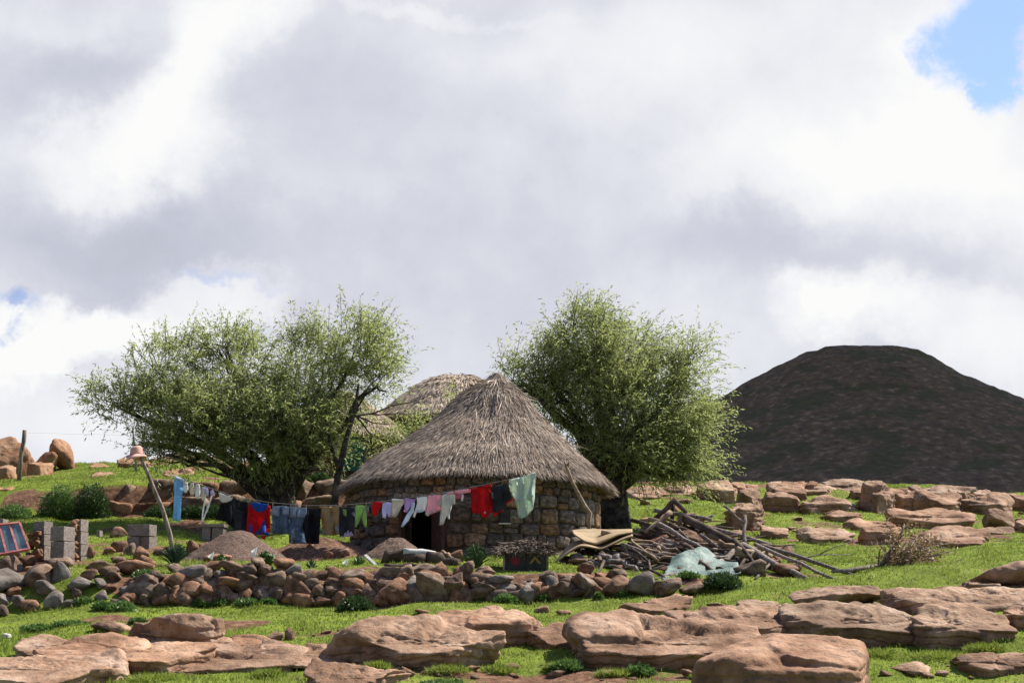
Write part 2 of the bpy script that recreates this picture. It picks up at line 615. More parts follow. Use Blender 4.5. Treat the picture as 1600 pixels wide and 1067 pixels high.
mat('bush_leaf', [(0, (.018, .04, .010)), (.5, (.045, .085, .022)), (1, (.09, .14, .04))], 3, .5, 0, attr='tint', trans=.3, spec=.35)
mat('weed_leaf', [(0, (.05, .10, .02)), (.5, (.09, .165, .035)), (1, (.17, .25, .08))], 3, .5, 0, attr='tint', trans=.35, spec=.35)
mat('aloe_leaf', [(0, (.04, .08, .03)), (.5, (.08, .135, .05)), (1, (.15, .20, .085))], 3, .5, 0, attr='tint', trans=.2, spec=.3)
mat('iris_leaf', [(0, (.03, .06, .03)), (.5, (.055, .10, .055)), (1, (.11, .16, .10))], 3, .5, 0, attr='tint', trans=.2, spec=.35)
mat('grass', [(0, (.11, .14, .022)), (.4, (.19, .245, .036)), (.75, (.26, .305, .055)), (1, (.40, .37, .15))], 1.3, .6, 0, attr='tint', trans=.4, spec=.2)
mat('dry_leaf', [(0, (.13, .075, .035)), (.5, (.27, .17, .085)), (1, (.48, .34, .20))], 3, .6, 0, attr='tint', trans=.3, spec=.3)
mat('hill', [(0, (.11, .073, .047)), (.35, (.17, .114, .073)), (.6, (.175, .128, .068)), (.8, (.25, .157, .10)), (1, (.39, .24, .16))], .33, .95, .9, .6,
    detail=9, bdist=1.5, spec=.05, spots=(.06, .52, (.088, .092, .040), .65), stretch=(1, 1, 1.7))
mat('cloud_white', [(0, (.8, .8, .8)), (1, (.85, .85, .85))], 1, 1, 0)
mat('white_thing', [(0, (.34, .32, .28)), (1, (.50, .48, .43))], 4, .8, .1)
mat('red_paint', [(0, (.22, .06, .05)), (.5, (.38, .12, .10)), (1, (.46, .20, .17))], 6, .6, .3)
mat('glass', [(0, (.10, .14, .15)), (1, (.26, .31, .31))], 3, .08, 0, spec=.9)
mat('green_paint', [(0, (.008, .07, .05)), (1, (.015, .12, .085))], 3, .6, .1)
mat('black_panel', [(0, (.012, .014, .011)), (1, (.035, .036, .028))], 5, .6, .2)
mat('red_mark', [(0, (.16, .012, .016)), (1, (.22, .02, .024))], 5, .7, 0)
mat('yellow_mark', [(0, (.22, .14, .02)), (1, (.28, .19, .04))], 5, .7, 0)
mat('door_wood', [(0, (.035, .018, .012)), (.5, (.075, .035, .022)), (1, (.12, .06, .038))], 5, .8, .4, 30, stretch=(8, 8, 1))
mat('tan_sheet', [(0, (.19, .125, .058)), (.5, (.28, .195, .098)), (1, (.34, .25, .14))], 2.5, .75, .3, 14)
mat('tarp', [(0, (.075, .115, .09)), (.5, (.13, .19, .15)), (1, (.22, .28, .235))], 2.2, .6, .8, 5, bdist=.08, spec=.5, trans=.15)
mat('metal_post', [(0, (.12, .12, .12)), (1, (.22, .22, .22))], 5, .5, .1)
mat('petal', [(0, (.75, .75, .70)), (1, (.82, .82, .78))], 5, .6, 0, trans=.3)
mat('felt_pink', [(0, (.52, .27, .21)), (1, (.66, .39, .31))], 6, .95, .3)


# ------------------------------------------------------------------ rocks
_ico = {}


def ico(n):
    if n not in _ico:
        bm = bmesh.new()
        bmesh.ops.create_icosphere(bm, subdivisions=n, radius=1)
        _ico[n] = (np.array([v.co for v in bm.verts]), np.array([[v.index for v in f.verts] for f in bm.faces]))
        bm.free()
    return _ico[n]


def rock_mesh(seed, kind='round', sub=3, dims=(1, 1, 1), tilt=14, sharp=None, rough=1.0, cut=None):
    """boulder with flat worn faces; bounding box is exactly dims, centred"""
    rng = np.random.default_rng(seed)
    v, f = ico(sub)
    N, d = [], []
    if kind in ('slab', 'block'):
        t = math.atan(math.tan(R(tilt + rng.uniform(-3, 3))) * dims[1] / dims[2])
        N.append((rng.uniform(-.12, .12), -math.sin(t), math.cos(t)))
        d.append(.50 if kind == 'slab' else .66)
        N.append((0, 0, -1)); d.append(.9)
        ns = 5 if kind == 'block' else 6
        y0 = rng.uniform(-.25, .25) - math.pi / 2
        for k in range(ns):
            a = y0 + 2 * math.pi * k / ns + rng.uniform(-.4, .4)
            up = (rng.uniform(-.40, .10) if kind == 'slab' else rng.uniform(-.12, .18)) * dims[2] / dims[1]
            if cut is not None and k == 0:
                a, up = -math.pi / 2 + rng.uniform(-.15, .15), cut * dims[2] / dims[1]
            N.append((math.cos(a), math.sin(a), up)); d.append(rng.uniform(.72, .95))
        for k in range(5):
            q = rng.normal(size=3)
            q[2] = abs(q[2]) * .8
            q /= np.linalg.norm(q)
            N.append(q); d.append(rng.uniform(.82, 1.0))
        p = sharp or 48
    else:
        for k in range(13):
            q = rng.normal(size=3)
            q /= np.linalg.norm(q)
            N.append(q); d.append(rng.uniform(.66, 1.0))
        p = sharp or 10
    N = np.array(N, float)
    N /= np.linalg.norm(N, axis=1, keepdims=True)
    d = np.array(d)
    q = np.maximum(v @ N.T, 1e-4) / d
    r = (q ** p).sum(1) ** (-1 / p)
    P = v * np.minimum(r, 1.6)[:, None]
    lo, hi = P.min(0), P.max(0)
    P = (P - (lo + hi) / 2) / (hi - lo)            # unit box
    dm = np.array(dims, float)
    P = P * dm
    n = P / (dm ** 2)
    n /= np.linalg.norm(n, axis=1, keepdims=True) + 1e-9
    hz = float(min(dm))
    Q = P + seed * 3.7
    sz = float(np.cbrt(dm.prod()))
    if kind == 'round' or sub < 5:
        dis = (fbm(Q / sz * 2.0, seed, 4) - .5) * .20 * sz + (fbm(Q / sz * 9, seed + 5, 3) - .5) * .06 * sz
    else:
        dis = (fbm(Q * 1.3, seed, 4) - .5) * .30 * hz + (fbm(Q * 6, seed + 5, 3) - .5) * .12 * hz + (fbm(Q * 20, seed + 7, 2) - .5) * .03
        # bedding joints: the top breaks into plates, each a little higher, lower or tipped
        wq = np.stack([fbm(Q * 1.6, seed + 50, 3), fbm(Q * 1.6 + 9, seed + 51, 3)], -1) - .5
        xy = P[:, :2] + wq * .55
        cell = max(.42, min(1.0, sz * .62))
        nc = max(3, int(dm[0] * dm[1] / cell ** 2))
        pts = rng.uniform(-.5, .5, (nc, 2)) * dm[:2]
        dd = np.linalg.norm(xy[:, None, :] - pts[None], axis=2)
        o_ = np.argsort(dd, axis=1)[:, :2]
        ar = np.arange(len(P))
        d1, d2 = dd[ar, o_[:, 0]], dd[ar, o_[:, 1]]
        off = rng.uniform(-1, 1, nc) * .16 * hz
        tl = rng.uniform(-.09, .09, (nc, 2))
        w0 = np.clip((d2 - d1) / .10, 0, 1) * .5 + .5
        ho = off[o_[:, 0]] * w0 + off[o_[:, 1]] * (1 - w0)
        rel = xy - pts[o_[:, 0]]
        topw = np.clip((n[:, 2] - .25) * 3, 0, 1)
        dis += topw * (ho + (rel * tl[o_[:, 0]]).sum(1))
        lay = P[:, 2] / .15 + fbm(Q * .9, seed + 70, 3) * 2.2
        dis += (1 - topw) * (np.clip((lay - np.floor(lay)) * 5, 0, 1) - np.clip((lay - np.floor(lay) - .75) * 4, 0, 1)) * .045
        dis -= np.exp(-((d2 - d1) / .05) ** 2) * .055 * np.clip(fbm(Q * .8, seed + 60, 2) * 3 - 1.0, 0, 1)
    P = P + n * (dis * rough)[:, None]
    lo, hi = P.min(0), P.max(0)
    P = (P - (lo + hi) / 2) / (hi - lo) * dm
    return mesh('rock', P, f, smooth=(kind == 'round' or sub < 5))


_rs = [100]


def rock(px0, px1, yt, yb, Y, dep, label, kind='slab', m_='rock', tilt=14, sub=None, group=None, name='boulder', yaw=0, seed=None, sink=.35, rough=1.0, sharp=None, fix=False, cut=None):
    """boulder filling the photo box px0..px1, yt..yb, standing Y metres out and dep metres deep"""
    _rs[0] += 1
    sd = seed or _rs[0]
    wpx = px1 - px0
    if sub is None:
        sub = 6 if wpx > 130 else (5 if wpx > 45 else 4)
    mid = (px0 + px1) / 2
    if 800 <= yb <= 1064 and not fix:
        Y = yrow(mid, yb, 20.0) + dep * .42
    Yt = Y + dep * .2
    top = at(mid, yt, Yt)
    bot = at(mid, yb, Y - dep * .45)
    zb = min(bot.z, gz(top.x, Y)) - sink * max(.15, (top.z - bot.z) * .5)
    wid = wpx / F * Y
    me = rock_mesh(sd, kind, sub, (wid, dep, max(top.z - zb, .1)), tilt + (6 if kind == 'slab' else 2), sharp, rough, cut)
    return add(name, me, m_, loc=(at(mid, yt, Y).x, Y, (top.z + zb) / 2), rot=(0, 0, R(yaw)), label=label, cat='rock', group=group)


# ------------------------------------------------------------------ far hills and the cloud that shades them
def heightfield(name, cx, cy, rx, ry, fn, n=150, label=None):
    xs = np.linspace(-rx, rx, n)
    ys = np.linspace(-ry, ry, n)
    YY, XX = np.meshgrid(ys, xs, indexing='ij')
    ZZ = fn(XX.ravel(), YY.ravel())
    V = np.stack([XX.ravel() + cx, YY.ravel() + cy, ZZ], -1)
    i = np.arange(n - 1)[:, None] * n + np.arange(n - 1)[None, :]
    Fc = np.stack([i, i + 1, i + n + 1, i + n], -1).reshape(-1, 4)
    return add(name, mesh(name, V, Fc, smooth=True), 'hill', kind='structure')


HY = 700.0
hcx = at(1375, 540, HY).x


def big_hill(x, y):
    k = HY / F
    Lr = np.array([0, 75, 135, 180, 235, 295, 375, 500, 800, 1400]) * k
    Lz = np.array([545, 551, 562, 583, 613, 648, 694, 763, 905, 1065])
    Rr = np.array([0, 60, 85, 105, 145, 185, 225, 380, 620, 1000, 1400]) * k
    Rz = np.array([545, 552, 563, 581, 604, 626, 648, 735, 860, 1000, 1090])
    r = np.hypot(x, y * .9)
    zl = np.interp(r, Lr, [at(800, q, HY).z for q in Lz])
    zr = np.interp(r, Rr, [at(800, q, HY).z for q in Rz])
    t = np.clip(x / (r + 1e-6) * .5 + .5, 0, 1)
    t = t * t * (3 - 2 * t)
    z = zl * (1 - t) + zr * t
    P = np.stack([x, y, np.zeros_like(x)], -1)
    amp = np.clip(r / 30, .15, 1)
    z = z + (fbm(P / 28, 3, 5) - .5) * 4.0 * amp + (fbm(P / 5, 8, 3) - .5) * 2.2
    # rock bands round the hill
    zz = z + (fbm(P / 40, 31, 3) - .5) * 6
    s = zz / 7.0
    z = z + (np.clip((s - np.floor(s)) * 3, 0, 1) - (s - np.floor(s))) * .6
    return z


heightfield('hill', hcx, HY, 330, 300, big_hill, 330)


def side_hill(pxc, top, hw, Y, name='hill'):
    cx = at(pxc, top, Y).x
    k = Y / F

    def fn(x, y):
        r = np.hypot(x, y)
        zt = at(800, top, Y).z
        P = np.stack([x, y, np.zeros_like(x)], -1)
        return zt - (r / (hw * k)) ** 1.25 * (60 * k) + (fbm(P / 40, 5, 4) - .5) * 4
    heightfield(name, cx, Y, hw * k * 3.2, hw * k * 3.2, fn, 110)


side_hill(690, 596, 90, 820)
side_hill(300, 704, 190, 900)

# a cumulus between the sun and the far hill, above and right of the frame; its shadow darkens the hill
cv, cf = ico(5)
cp_ = cv * np.array([330, 330, 55]) * (1 + .30 * (fbm(cv * 3, 4, 4) - .5))[:, None]
cc = Vector((hcx + 10, HY - 20, 60)) + SUNV * 640
add('cloud', mesh('cloud', cp_, cf, smooth=True), 'cloud_white', loc=cc, kind='structure')


# ------------------------------------------------------------------ thatched huts
def roof_surface(rows, Yc, pinch=1.0, sag=0.0):
    """rows: (photo row, left column, right column) from eave to tip -> function (theta, s) -> point"""
    zs, cxs, rs = [], [], []
    for py, l, r_ in rows:
        a, b = at(l, py, Yc), at(r_, py, Yc)
        zs.append((a.z + b.z) / 2)
        cxs.append((a.x + b.x) / 2)
        rs.append((b.x - a.x) / 2)
    s = np.linspace(0, 1, len(rows))

    def fn(th, ss):
        z = np.interp(ss, s, zs)
        c = np.interp(ss, s, cxs)
        r_ = np.interp(ss, s, rs)
        z = z + sag * np.maximum(0, -np.sin(th)) * np.clip(1 - ss * 1.6, 0, 1)
        return np.stack([c + r_ * np.cos(th), Yc + r_ * np.sin(th) * pinch, z], -1)
    return fn, zs, cxs, rs


def thatch_roof(parent, rows, Yc, m_, nstraw, seed, thick=.22, loose=0, straw_w=.028, sag=0.0):
    rng = np.random.default_rng(seed)
    fn, zs, cxs, rs = roof_surface(rows, Yc, 1.0, sag)
    nth, ns = 110, 46
    th = np.linspace(0, 2 * np.pi, nth, endpoint=False)
    ss = np.linspace(0, 1, ns)
    SS, TH = np.meshgrid(ss, th, indexing='ij')
    P = fn(TH.ravel(), SS.ravel())
    q = np.stack([np.cos(TH.ravel()) * 3, np.sin(TH.ravel()) * 3, P[:, 2] * 3], -1)
    P[:, 2] += (fbm(q * .8, seed, 3) - .5) * .16 * (1 - SS.ravel() ** 3)
    rr = np.hypot(P[:, 0] - np.interp(SS.ravel(), ss, np.interp(ss, np.linspace(0, 1, len(rs)), cxs)), P[:, 1] - Yc)
    eave = P[:nth].copy()
    cx0 = cxs[0]
    # underside: down over the cut straw edge, then back to the wall
    e1 = eave.copy(); e1[:, 2] -= thick
    e1[:, 0] = cx0 + (e1[:, 0] - cx0) * .975; e1[:, 1] = Yc + (e1[:, 1] - Yc) * .975
    e2 = eave.copy(); e2[:, 2] += .05
    e2[:, 0] = cx0 + (e2[:, 0] - cx0) * .80; e2[:, 1] = Yc + (e2[:, 1] - Yc) * .80
    V = np.concatenate([e2, e1, P])
    nr = ns + 2
    i = np.arange(nr - 1)[:, None] * nth
    k = np.arange(nth)[None, :]
    k2 = (k + 1) % nth
    Fc = np.stack([i + k, i + k2, i + nth + k2, i + nth + k], -1).reshape(-1, 4)
    tn = np.clip(fbm(V * np.array([1.2, 1.2, 2.0]), seed + 3, 4) * .9 - .12, 0, 1)
    roof = add('roof', mesh('roof', V, Fc, tint=tn, smooth=True), m_, parent)
    # straw: real stalks lying down the slope
    n = nstraw
    s0 = 1 - np.sqrt(rng.uniform(0, 1, n)) * .998
    t0 = rng.uniform(0, 2 * np.pi, n)
    p0 = fn(t0, np.clip(s0 + .035, 0, 1))
    p1 = fn(t0, s0)
    out = np.stack([np.cos(t0), np.sin(t0), np.full(n, .9)], -1)
    D = p1 - p0
    D /= np.linalg.norm(D, axis=1, keepdims=True) + 1e-9
    q = np.stack([np.cos(t0) * 3, np.sin(t0) * 3, p1[:, 2] * 3], -1)
    lift = (fbm(q * .8, seed, 3) - .5) * .16 * (1 - s0 ** 3)
    D = D + rng.normal(size=(n, 3)) * .10 + out * rng.uniform(-.03, .06, (n, 1))
    L = rng.uniform(.14, .38, n)
    p1 = p1 + out * rng.uniform(.0, .05, (n, 1))
    p1[:, 2] += lift
    Vs, Fs = leaf_arrays(p1, D, L, rng.uniform(.5, 1.3, n) * straw_w, rng, flat=out + rng.normal(size=(n, 3)) * .5)
    patch = fbm(q * 1.1, seed + 40, 4)
    course = np.sin((s0 + .012 * np.sin(t0 * 9)) * 2 * np.pi * 9)
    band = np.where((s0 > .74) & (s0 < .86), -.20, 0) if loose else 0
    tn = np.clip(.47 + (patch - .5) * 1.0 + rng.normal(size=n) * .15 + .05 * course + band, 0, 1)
    # stalks of the cut edge, hanging over the eave
    m = nstraw // 5
    t1 = rng.uniform(0, 2 * np.pi, m)
    pe = fn(t1, np.zeros(m))
    oe = np.stack([np.cos(t1), np.sin(t1), np.zeros(m)], -1)
    q = np.stack([np.cos(t1) * 3, np.sin(t1) * 3, pe[:, 2] * 3], -1)
    pe[:, 2] += (fbm(q * .8, seed, 3) - .5) * .16 - rng.uniform(-.02, thick * .8, m)
    pe -= oe * rng.uniform(.05, .16, (m, 1))
    De = oe * .75 + np.array([0, 0, -.75]) + rng.normal(size=(m, 3)) * .22
    Ve, Fe = leaf_arrays(pe, De, rng.uniform(.07, .17, m) * (1 + .9 * (fbm(q * 2.2, seed + 77, 3) - .35)), rng.uniform(.5, 1.2, m) * straw_w, rng)
    te = np.clip(.45 + rng.normal(size=m) * .2, 0, 1)
    Va = [Vs, Ve]; Fa = [Fs, Fe + len(Vs)]; Ta = [np.repeat(tn, 4), np.repeat(te, 4)]
    if loose:
        tl = rng.normal(-np.pi / 2 + .3, .55, loose)
        sl_ = rng.uniform(.25, .86, loose)
        pl_ = fn(tl, sl_)
        ol = np.stack([np.cos(tl), np.sin(tl), np.full(loose, .8)], -1)
        Dl = fn(tl, sl_ - .05) - fn(tl, sl_)
        Dl /= np.linalg.norm(Dl, axis=1, keepdims=True)
        Dl = Dl + rng.normal(size=(loose, 3)) * .25 + ol * .1
        Vl, Fl = leaf_arrays(pl_ + ol * .07, Dl, rng.uniform(.35, .8, loose), np.full(loose, .026), rng)
        Va.append(Vl); Fa.append(Fl + len(Vs) + len(Ve)); Ta.append(np.repeat(rng.uniform(.85, 1.0, loose), 4))
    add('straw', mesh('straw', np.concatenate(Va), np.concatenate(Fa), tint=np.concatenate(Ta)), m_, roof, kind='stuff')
    return roof


def stone_variants(n, seed, kind='block', sub=3, rough=.55, sharp=None):
    return [rock_mesh(seed + k, kind, sub, (1, 1, 1), tilt=0, rough=rough, sharp=sharp) for k in range(n)]


def brick_variants(n, seed):
    """squared building stone: a subdivided box with knocked-off edges"""
    out = []
    for k in range(n):
        rng = np.random.default_rng(seed + k)
        v, f = ico(3)
        p = 7
        q = (np.abs(v) ** p).sum(1) ** (-1 / p)
        P = v * q[:, None]
        P = P * .5
        P += rng.uniform(-.05, .05, 3) * P[:, [1, 2, 0]]
        P += (v * (fbm(v * 2.2 + k * 5, seed + k, 3) - .5)[:, None]) * .14
        out.append(mesh('stone', P, f, smooth=True))
    return out


BR = brick_variants(8, 900)

hut_c = at(743, 866, 45.0)
hut = thing('thatched_hut', (hut_c.x, 45.0, hut_c.z), 'round stone hut with grey-brown thatched roof behind the washing line', 'hut')
hrows = [(765, 538, 954), (749, 556, 938), (733, 575, 922), (715, 599, 904), (689, 638, 879), (662, 677, 850), (639, 703, 831), (627, 714, 822), (614, 729, 810), (602, 749, 798), (593, 764, 788), (583, 772, 781)]
thatch_roof(hut, hrows, 45.0, 'thatch', 66000, 5, thick=.05, loose=90, straw_w=.015, sag=.16)
# wall: dark mortar core, then every stone set into it
HX, HYc = hut_c.x, 45.0
HR = (936 - 550) / 2 / F * 45.0
zb0, zt0 = 1.55, at(743, 770, 45).z + .30
DOOR = (-math.pi / 2 - .60, -math.pi / 2 - .225)      # angles of the doorway
WIN = (-math.pi / 2 + .20, -math.pi / 2 + .275)
core_r = HR - .07
V, Fc = [], []
nseg = 160
zs_ = [zb0 - .3, at(640, 775, 42).z, zt0]
for r_, in ((core_r,), (core_r - .4,)):
    for z in zs_:
        for k in range(nseg):
            a = 2 * math.pi * k / nseg
            V.append((HX + r_ * math.cos(a), HYc + r_ * math.sin(a), z))


def in_door(a):
    a = (a + math.pi) % (2 * math.pi) - math.pi
    return DOOR[0] < a < DOOR[1]


for s_ in range(2):
    for j in range(2):
        for k in range(nseg):
            if j == 0 and in_door(2 * math.pi * (k + .5) / nseg):
                continue
            b = s_ * 3 * nseg + j * nseg
            k2 = (k + 1) % nseg
            Fc.append((b + k, b + k2, b + nseg + k2, b + nseg + k))
wall = add('wall', mesh('wall', V, Fc), 'mortar', hut)
rng = random.Random(4)
z = zb0
row = 0
nstones = 0
ztop_door = at(640, 775, 42).z
while z < zt0 - .06:
    last = z > zt0 - .72
    h = rng.uniform(.27, .36) if not last else rng.uniform(.17, .22)
    a = rng.uniform(0, .2)
    a1 = a + 2 * math.pi
    while a < a1 - .05:
        wd = rng.uniform(.22, .66) if not last else rng.uniform(.22, .44)
        da = min(wd / HR, a1 - a)
        mid = a + da / 2
        zc = z + h / 2
        amid = (mid + math.pi) % (2 * math.pi) - math.pi
        skip = (z < ztop_door and (in_door(mid) or in_door(mid - da * .38) or in_door(mid + da * .38)))
        if not skip and not (z < zb0 + .35 and math.sin(mid) > .3) and math.sin(mid) < .62:
            split = (not last) and wd < .42 and rng.random() < .45
            for (zo, hf) in (((-.25, .5), (.25, .5)) if split else ((0, 1),)):
                hh = h * hf * rng.uniform(.88, 1.06)
                sc_ = (wd * rng.uniform(.86, .98), .26, hh * .96)
                rr_ = HR - .13 + rng.uniform(-.02, .04)
                add('stone', BR[rng.randrange(8)], 'hut_stone', wall,
                    loc=(HX + rr_ * math.cos(mid), HYc + rr_ * math.sin(mid), zc + zo * h + rng.uniform(-.03, .03)),
                    rot=(0, rng.uniform(-.10, .10), mid + math.pi / 2 + rng.choice((0, math.pi))), scale=sc_)
                nstones += 1
        a += da
    z += h
    row += 1
# doorway: frame, lintel, half-open plank door, floor darkness comes from the room itself
dm = sum(DOOR) / 2


def wall_pt(a, r_, z):
    return Vector((HX + r_ * math.cos(a), HYc + r_ * math.sin(a), z))


zdoor = ztop_door
for a in DOOR:
    p = wall_pt(a, HR - .10, 0)
    me = mesh('door_frame', *box(-.05, .05, -.09, .09, zb0 - .1, zdoor))
    add('door_frame', me, 'door_wood', hut, loc=(p.x, p.y, 0), rot=(0, 0, a + math.pi / 2))
pa, pb = wall_pt(DOOR[0] - .05, HR - .05, zdoor + .05), wall_pt(DOOR[1] + .05, HR - .05, zdoor + .05)
dv = (pb - pa)
me = mesh('lintel', *box(-dv.length / 2, dv.length / 2, -.10, .10, -.055, .055))
add('lintel', me, 'wood_grey', hut, loc=(pa + pb) / 2, rot=(0, 0, math.atan2(dv.y, dv.x)))
ph = wall_pt(DOOR[1], HR - .2, zb0)
dr = add('door', mesh('door', *box(-.62, 0, -.022, .022, .05, zdoor - zb0 - .05)), 'door_wood', hut, loc=ph + Vector((-.05, 0, 0)), rot=(0, 0, R(-62)))
for k in range(4):
    add('plank', mesh('plank', *box(-.60 + k * .15, -.60 + k * .15 + .135, -.034, -.0225, .07, zdoor - zb0 - .07)), 'door_wood', dr,
        loc=ph + Vector((-.05, 0, 0)), rot=(0, 0, R(-62)))
# inner floor keeps the room closed
add('floor', mesh('floor', [(HX + core_r * .9 * math.cos(2 * math.pi * k / 24), HYc + core_r * .9 * math.sin(2 * math.pi * k / 24), zb0 + .42) for k in range(24)], [tuple(range(24))]), 'earth', hut)
# little window beside the door
a = sum(WIN) / 2
zc = at(784, 806, 42).z
wo_ = add('window', mesh('window', *box(-.13, .13, -.03, .05, -.17, .17)), 'black_panel', hut, loc=wall_pt(a, HR + .03, zc), rot=(0, 0, a + math.pi / 2))
add('sill', bevelled(mesh('sill', *box(-.15, .15, -.06, .05, -.215, -.172)), .01), 'white_thing', wo_, loc=wall_pt(a, HR + .03, zc), rot=(0, 0, a + math.pi / 2))
add('pane', mesh('pane', *box(-.10, .10, -.036, -.031, -.14, .14)), 'black_panel', wo_, loc=wall_pt(a, HR + .03, zc), rot=(0, 0, a + math.pi / 2))


def far_hut(pxc, Y, rows, wr_px, zbase_row, label, seed, door=None):
    c = at(pxc, zbase_row, Y)
    t = thing('thatched_house', (c.x, Y, c.z), label, 'hut')
    thatch_roof(t, rows, Y, 'far_thatch', 9000, seed, thick=.2, straw_w=.035)
    r_ = wr_px / F * Y
    zt = at(pxc, rows[0][0], Y).z + .25
    z0 = c.z - .6
    V, Fc = [], []
    n = 48
    for z in (z0, zt):
        for k in range(n):
            V.append((c.x + (r_ - .06) * math.cos(2 * math.pi * k / n), Y + (r_ - .06) * math.sin(2 * math.pi * k / n), z))
    for k in range(n):
        Fc.append((k, (k + 1) % n, n + (k + 1) % n, n + k))
    wl = add('wall', mesh('wall', V, Fc), 'mortar', t)
    rg = random.Random(seed)
    z = z0
    while z < zt - .1:
        h = rg.uniform(.24, .34)
        a = -math.pi + rg.uniform(0, .2)
        while a < .15:
            wd = rg.uniform(.35, .6)
            da = wd / r_
            if not (door and abs(a + da / 2 - door[0]) < door[1] / r_ and z < z0 + .6 + door[2]):
                add('stone', BR[rg.randrange(8)], 'wall_stone', wl, loc=(c.x + (r_ - .1) * math.cos(a + da / 2), Y + (r_ - .1) * math.sin(a + da / 2), z + h / 2),
                    rot=(0, 0, a + da / 2 + math.pi / 2), scale=(wd * .93, .2, h * .92))
            a += da
        z += h
    if door:
        p = Vector((c.x + (r_ + .0) * math.cos(door[0]), Y + (r_ + .0) * math.sin(door[0]), z0 + .55))
        d_ = add('door', mesh('door', *box(-.38, .38, -.03, .03, 0, door[2])), 'green_paint', t, loc=p, rot=(0, 0, door[0] + math.pi / 2))
        for s_ in (-1, 1):
            add('door_frame', mesh('door_frame', *box(s_ * .44 - .055, s_ * .44 + .055, -.06, .05, 0, door[2] + .08)), 'wood_grey', d_, loc=p, rot=(0, 0, door[0] + math.pi / 2))
    return t


far_hut(535, 57.5, [(684, 430, 640), (668, 456, 620), (645, 490, 590), (625, 515, 565), (612, 533, 548)], 92, 742, 'low thatched stone house with green door behind the left tree', 61, door=(-math.pi / 2 + .25, .62, 1.55))
far_hut(699, 59.5, [(657, 586, 812), (642, 604, 796), (622, 628, 778), (606, 650, 764), (596, 670, 752), (590, 690, 740), (587, 706, 726)], 98, 742, 'pale thatched house partly hidden behind the grey-brown roof', 62)
# ------------------------------------------------------------------ dry-stone terrace wall
ST = [rock_mesh(300 + k, 'round', 3, (1, 1, 1), rough=.7, sharp=20 + (k % 3) * 12) for k in range(14)]
ST4 = [rock_mesh(340 + k, 'round', 4, (1, 1, 1), rough=.9, sharp=12) for k in range(8)]


def stone_obj(p, sx, sy, sz, m_, parent=None, rng=random, spin=.5, name='stone', pool=None, **kw):
    pool = pool or ST
    return add(name, pool[rng.randrange(len(pool))], m_, parent, loc=p, rot=(rng.uniform(-spin, spin) * .6, rng.uniform(-spin, spin), rng.uniform(-.6, .6) + rng.choice((0, math.pi))),
               scale=(sx, sy, sz), **kw)


rng = random.Random(12)
wp = gp(600, 33.6)
terrace_wall = thing('dry_stone_wall', wp, 'long low dry-stone terrace wall of rounded brown stones below the hut', 'wall')
ends = [(168, .1), (215, .35), (330, .66), (620, .62), (770, .52), (790, .38), (870, .38), (885, .44), (960, .35), (1030, .15)]
ex, ey = [e[0] for e in ends], [e[1] for e in ends]
for k in range(5):
    px = 160 + rng.uniform(0, 15)
    while px < 930:
        big = rng.random() < .16
        wd = rng.uniform(.22, .46) * (1.3 if big else 1)
        hmax = float(np.interp(px, ex, ey)) + rng.uniform(-.10, .06)
        zk = .06 + k * .155
        if zk < hmax + .02:
            Y = 33.12 + k * .11 + rng.uniform(-.05, .05)
            p = gp(px + wd * 40, 33.15)
            hh = rng.uniform(.20, .29) * (1.2 if big else 1)
            p = Vector((p.x, Y, p.z + zk + rng.uniform(-.04, .04)))
            stone_obj(p, wd * 1.30, rng.uniform(.34, .5), hh * 1.32, 'grey_rock' if rng.random() < .08 else 'wall_stone', terrace_wall, rng, .35)
        px += wd / 33.3 * F * rng.uniform(.80, .95)
for k in range(70):
    px = rng.uniform(230, 900)
    p = gp(px, 33.15)
    zz = rng.uniform(.05, max(.12, float(np.interp(px, ex, ey)) - .05))
    stone_obj(Vector((p.x, 33.12 + zz * .7 - .05, p.z + zz)), rng.uniform(.13, .22), .2, rng.uniform(.10, .17), 'wall_stone', terrace_wall, rng, .5)
# the larger boulders of the wall's right half
for (x0, x1, y0, y1, gm) in [(590, 640, 905, 945, 0), (648, 705, 898, 942, 0), (690, 726, 895, 925, 0), (706, 742, 918, 950, 0), (742, 772, 885, 905, 0), (735, 772, 912, 928, 0), (800, 845, 912, 945, 1),
                         (872, 900, 895, 915, 0), (873, 900, 910, 935, 0), (896, 933, 895, 936, 0), (938, 985, 901, 936, 0), (928, 952, 895, 912, 0), (950, 975, 890, 910, 0), (980, 1020, 894, 930, 1), (1020, 1065, 905, 930, 0),
                         (1062, 1100, 912, 928, 0), (900, 925, 880, 900, 0), (645, 682, 888, 902, 0)]:
    Y = 33.1 if y1 > 920 else 33.6
    c = at((x0 + x1) / 2, (y0 + y1) / 2, Y)
    stone_obj(c, (x1 - x0) / F * Y * 1.05, .5, (y1 - y0) / F * Y * 1.08, 'grey_rock' if gm else 'wall_stone', terrace_wall, rng, .3, pool=ST4)

# rubble: loose stones in several heaps
GRP = {
    'left': ('worn loose stone in the tumbled heap at the left end of the terrace wall', 'tumbled stones at the left end of the wall', 'grey_rock'),
    'terrace': ('brown loose stone in the ragged row along the left terrace edge', 'rubble along the left terrace edge', 'wall_stone'),
    'heap': ('small brown stone in the rubble in front of the gravel heaps', 'rubble before the gravel heaps', 'wall_stone'),
    'wood': ('dark stone lying among the broken timber of the woodpile', 'stones in the woodpile', 'wall_stone'),
    'fore': ('small pinkish stone lying loose on the foreground turf', 'loose stones on the foreground turf', 'rock'),
    'ridge': ('small brown stone scattered on the grassy slope below the right ridge', 'stones on the right slope', 'rock'),
}


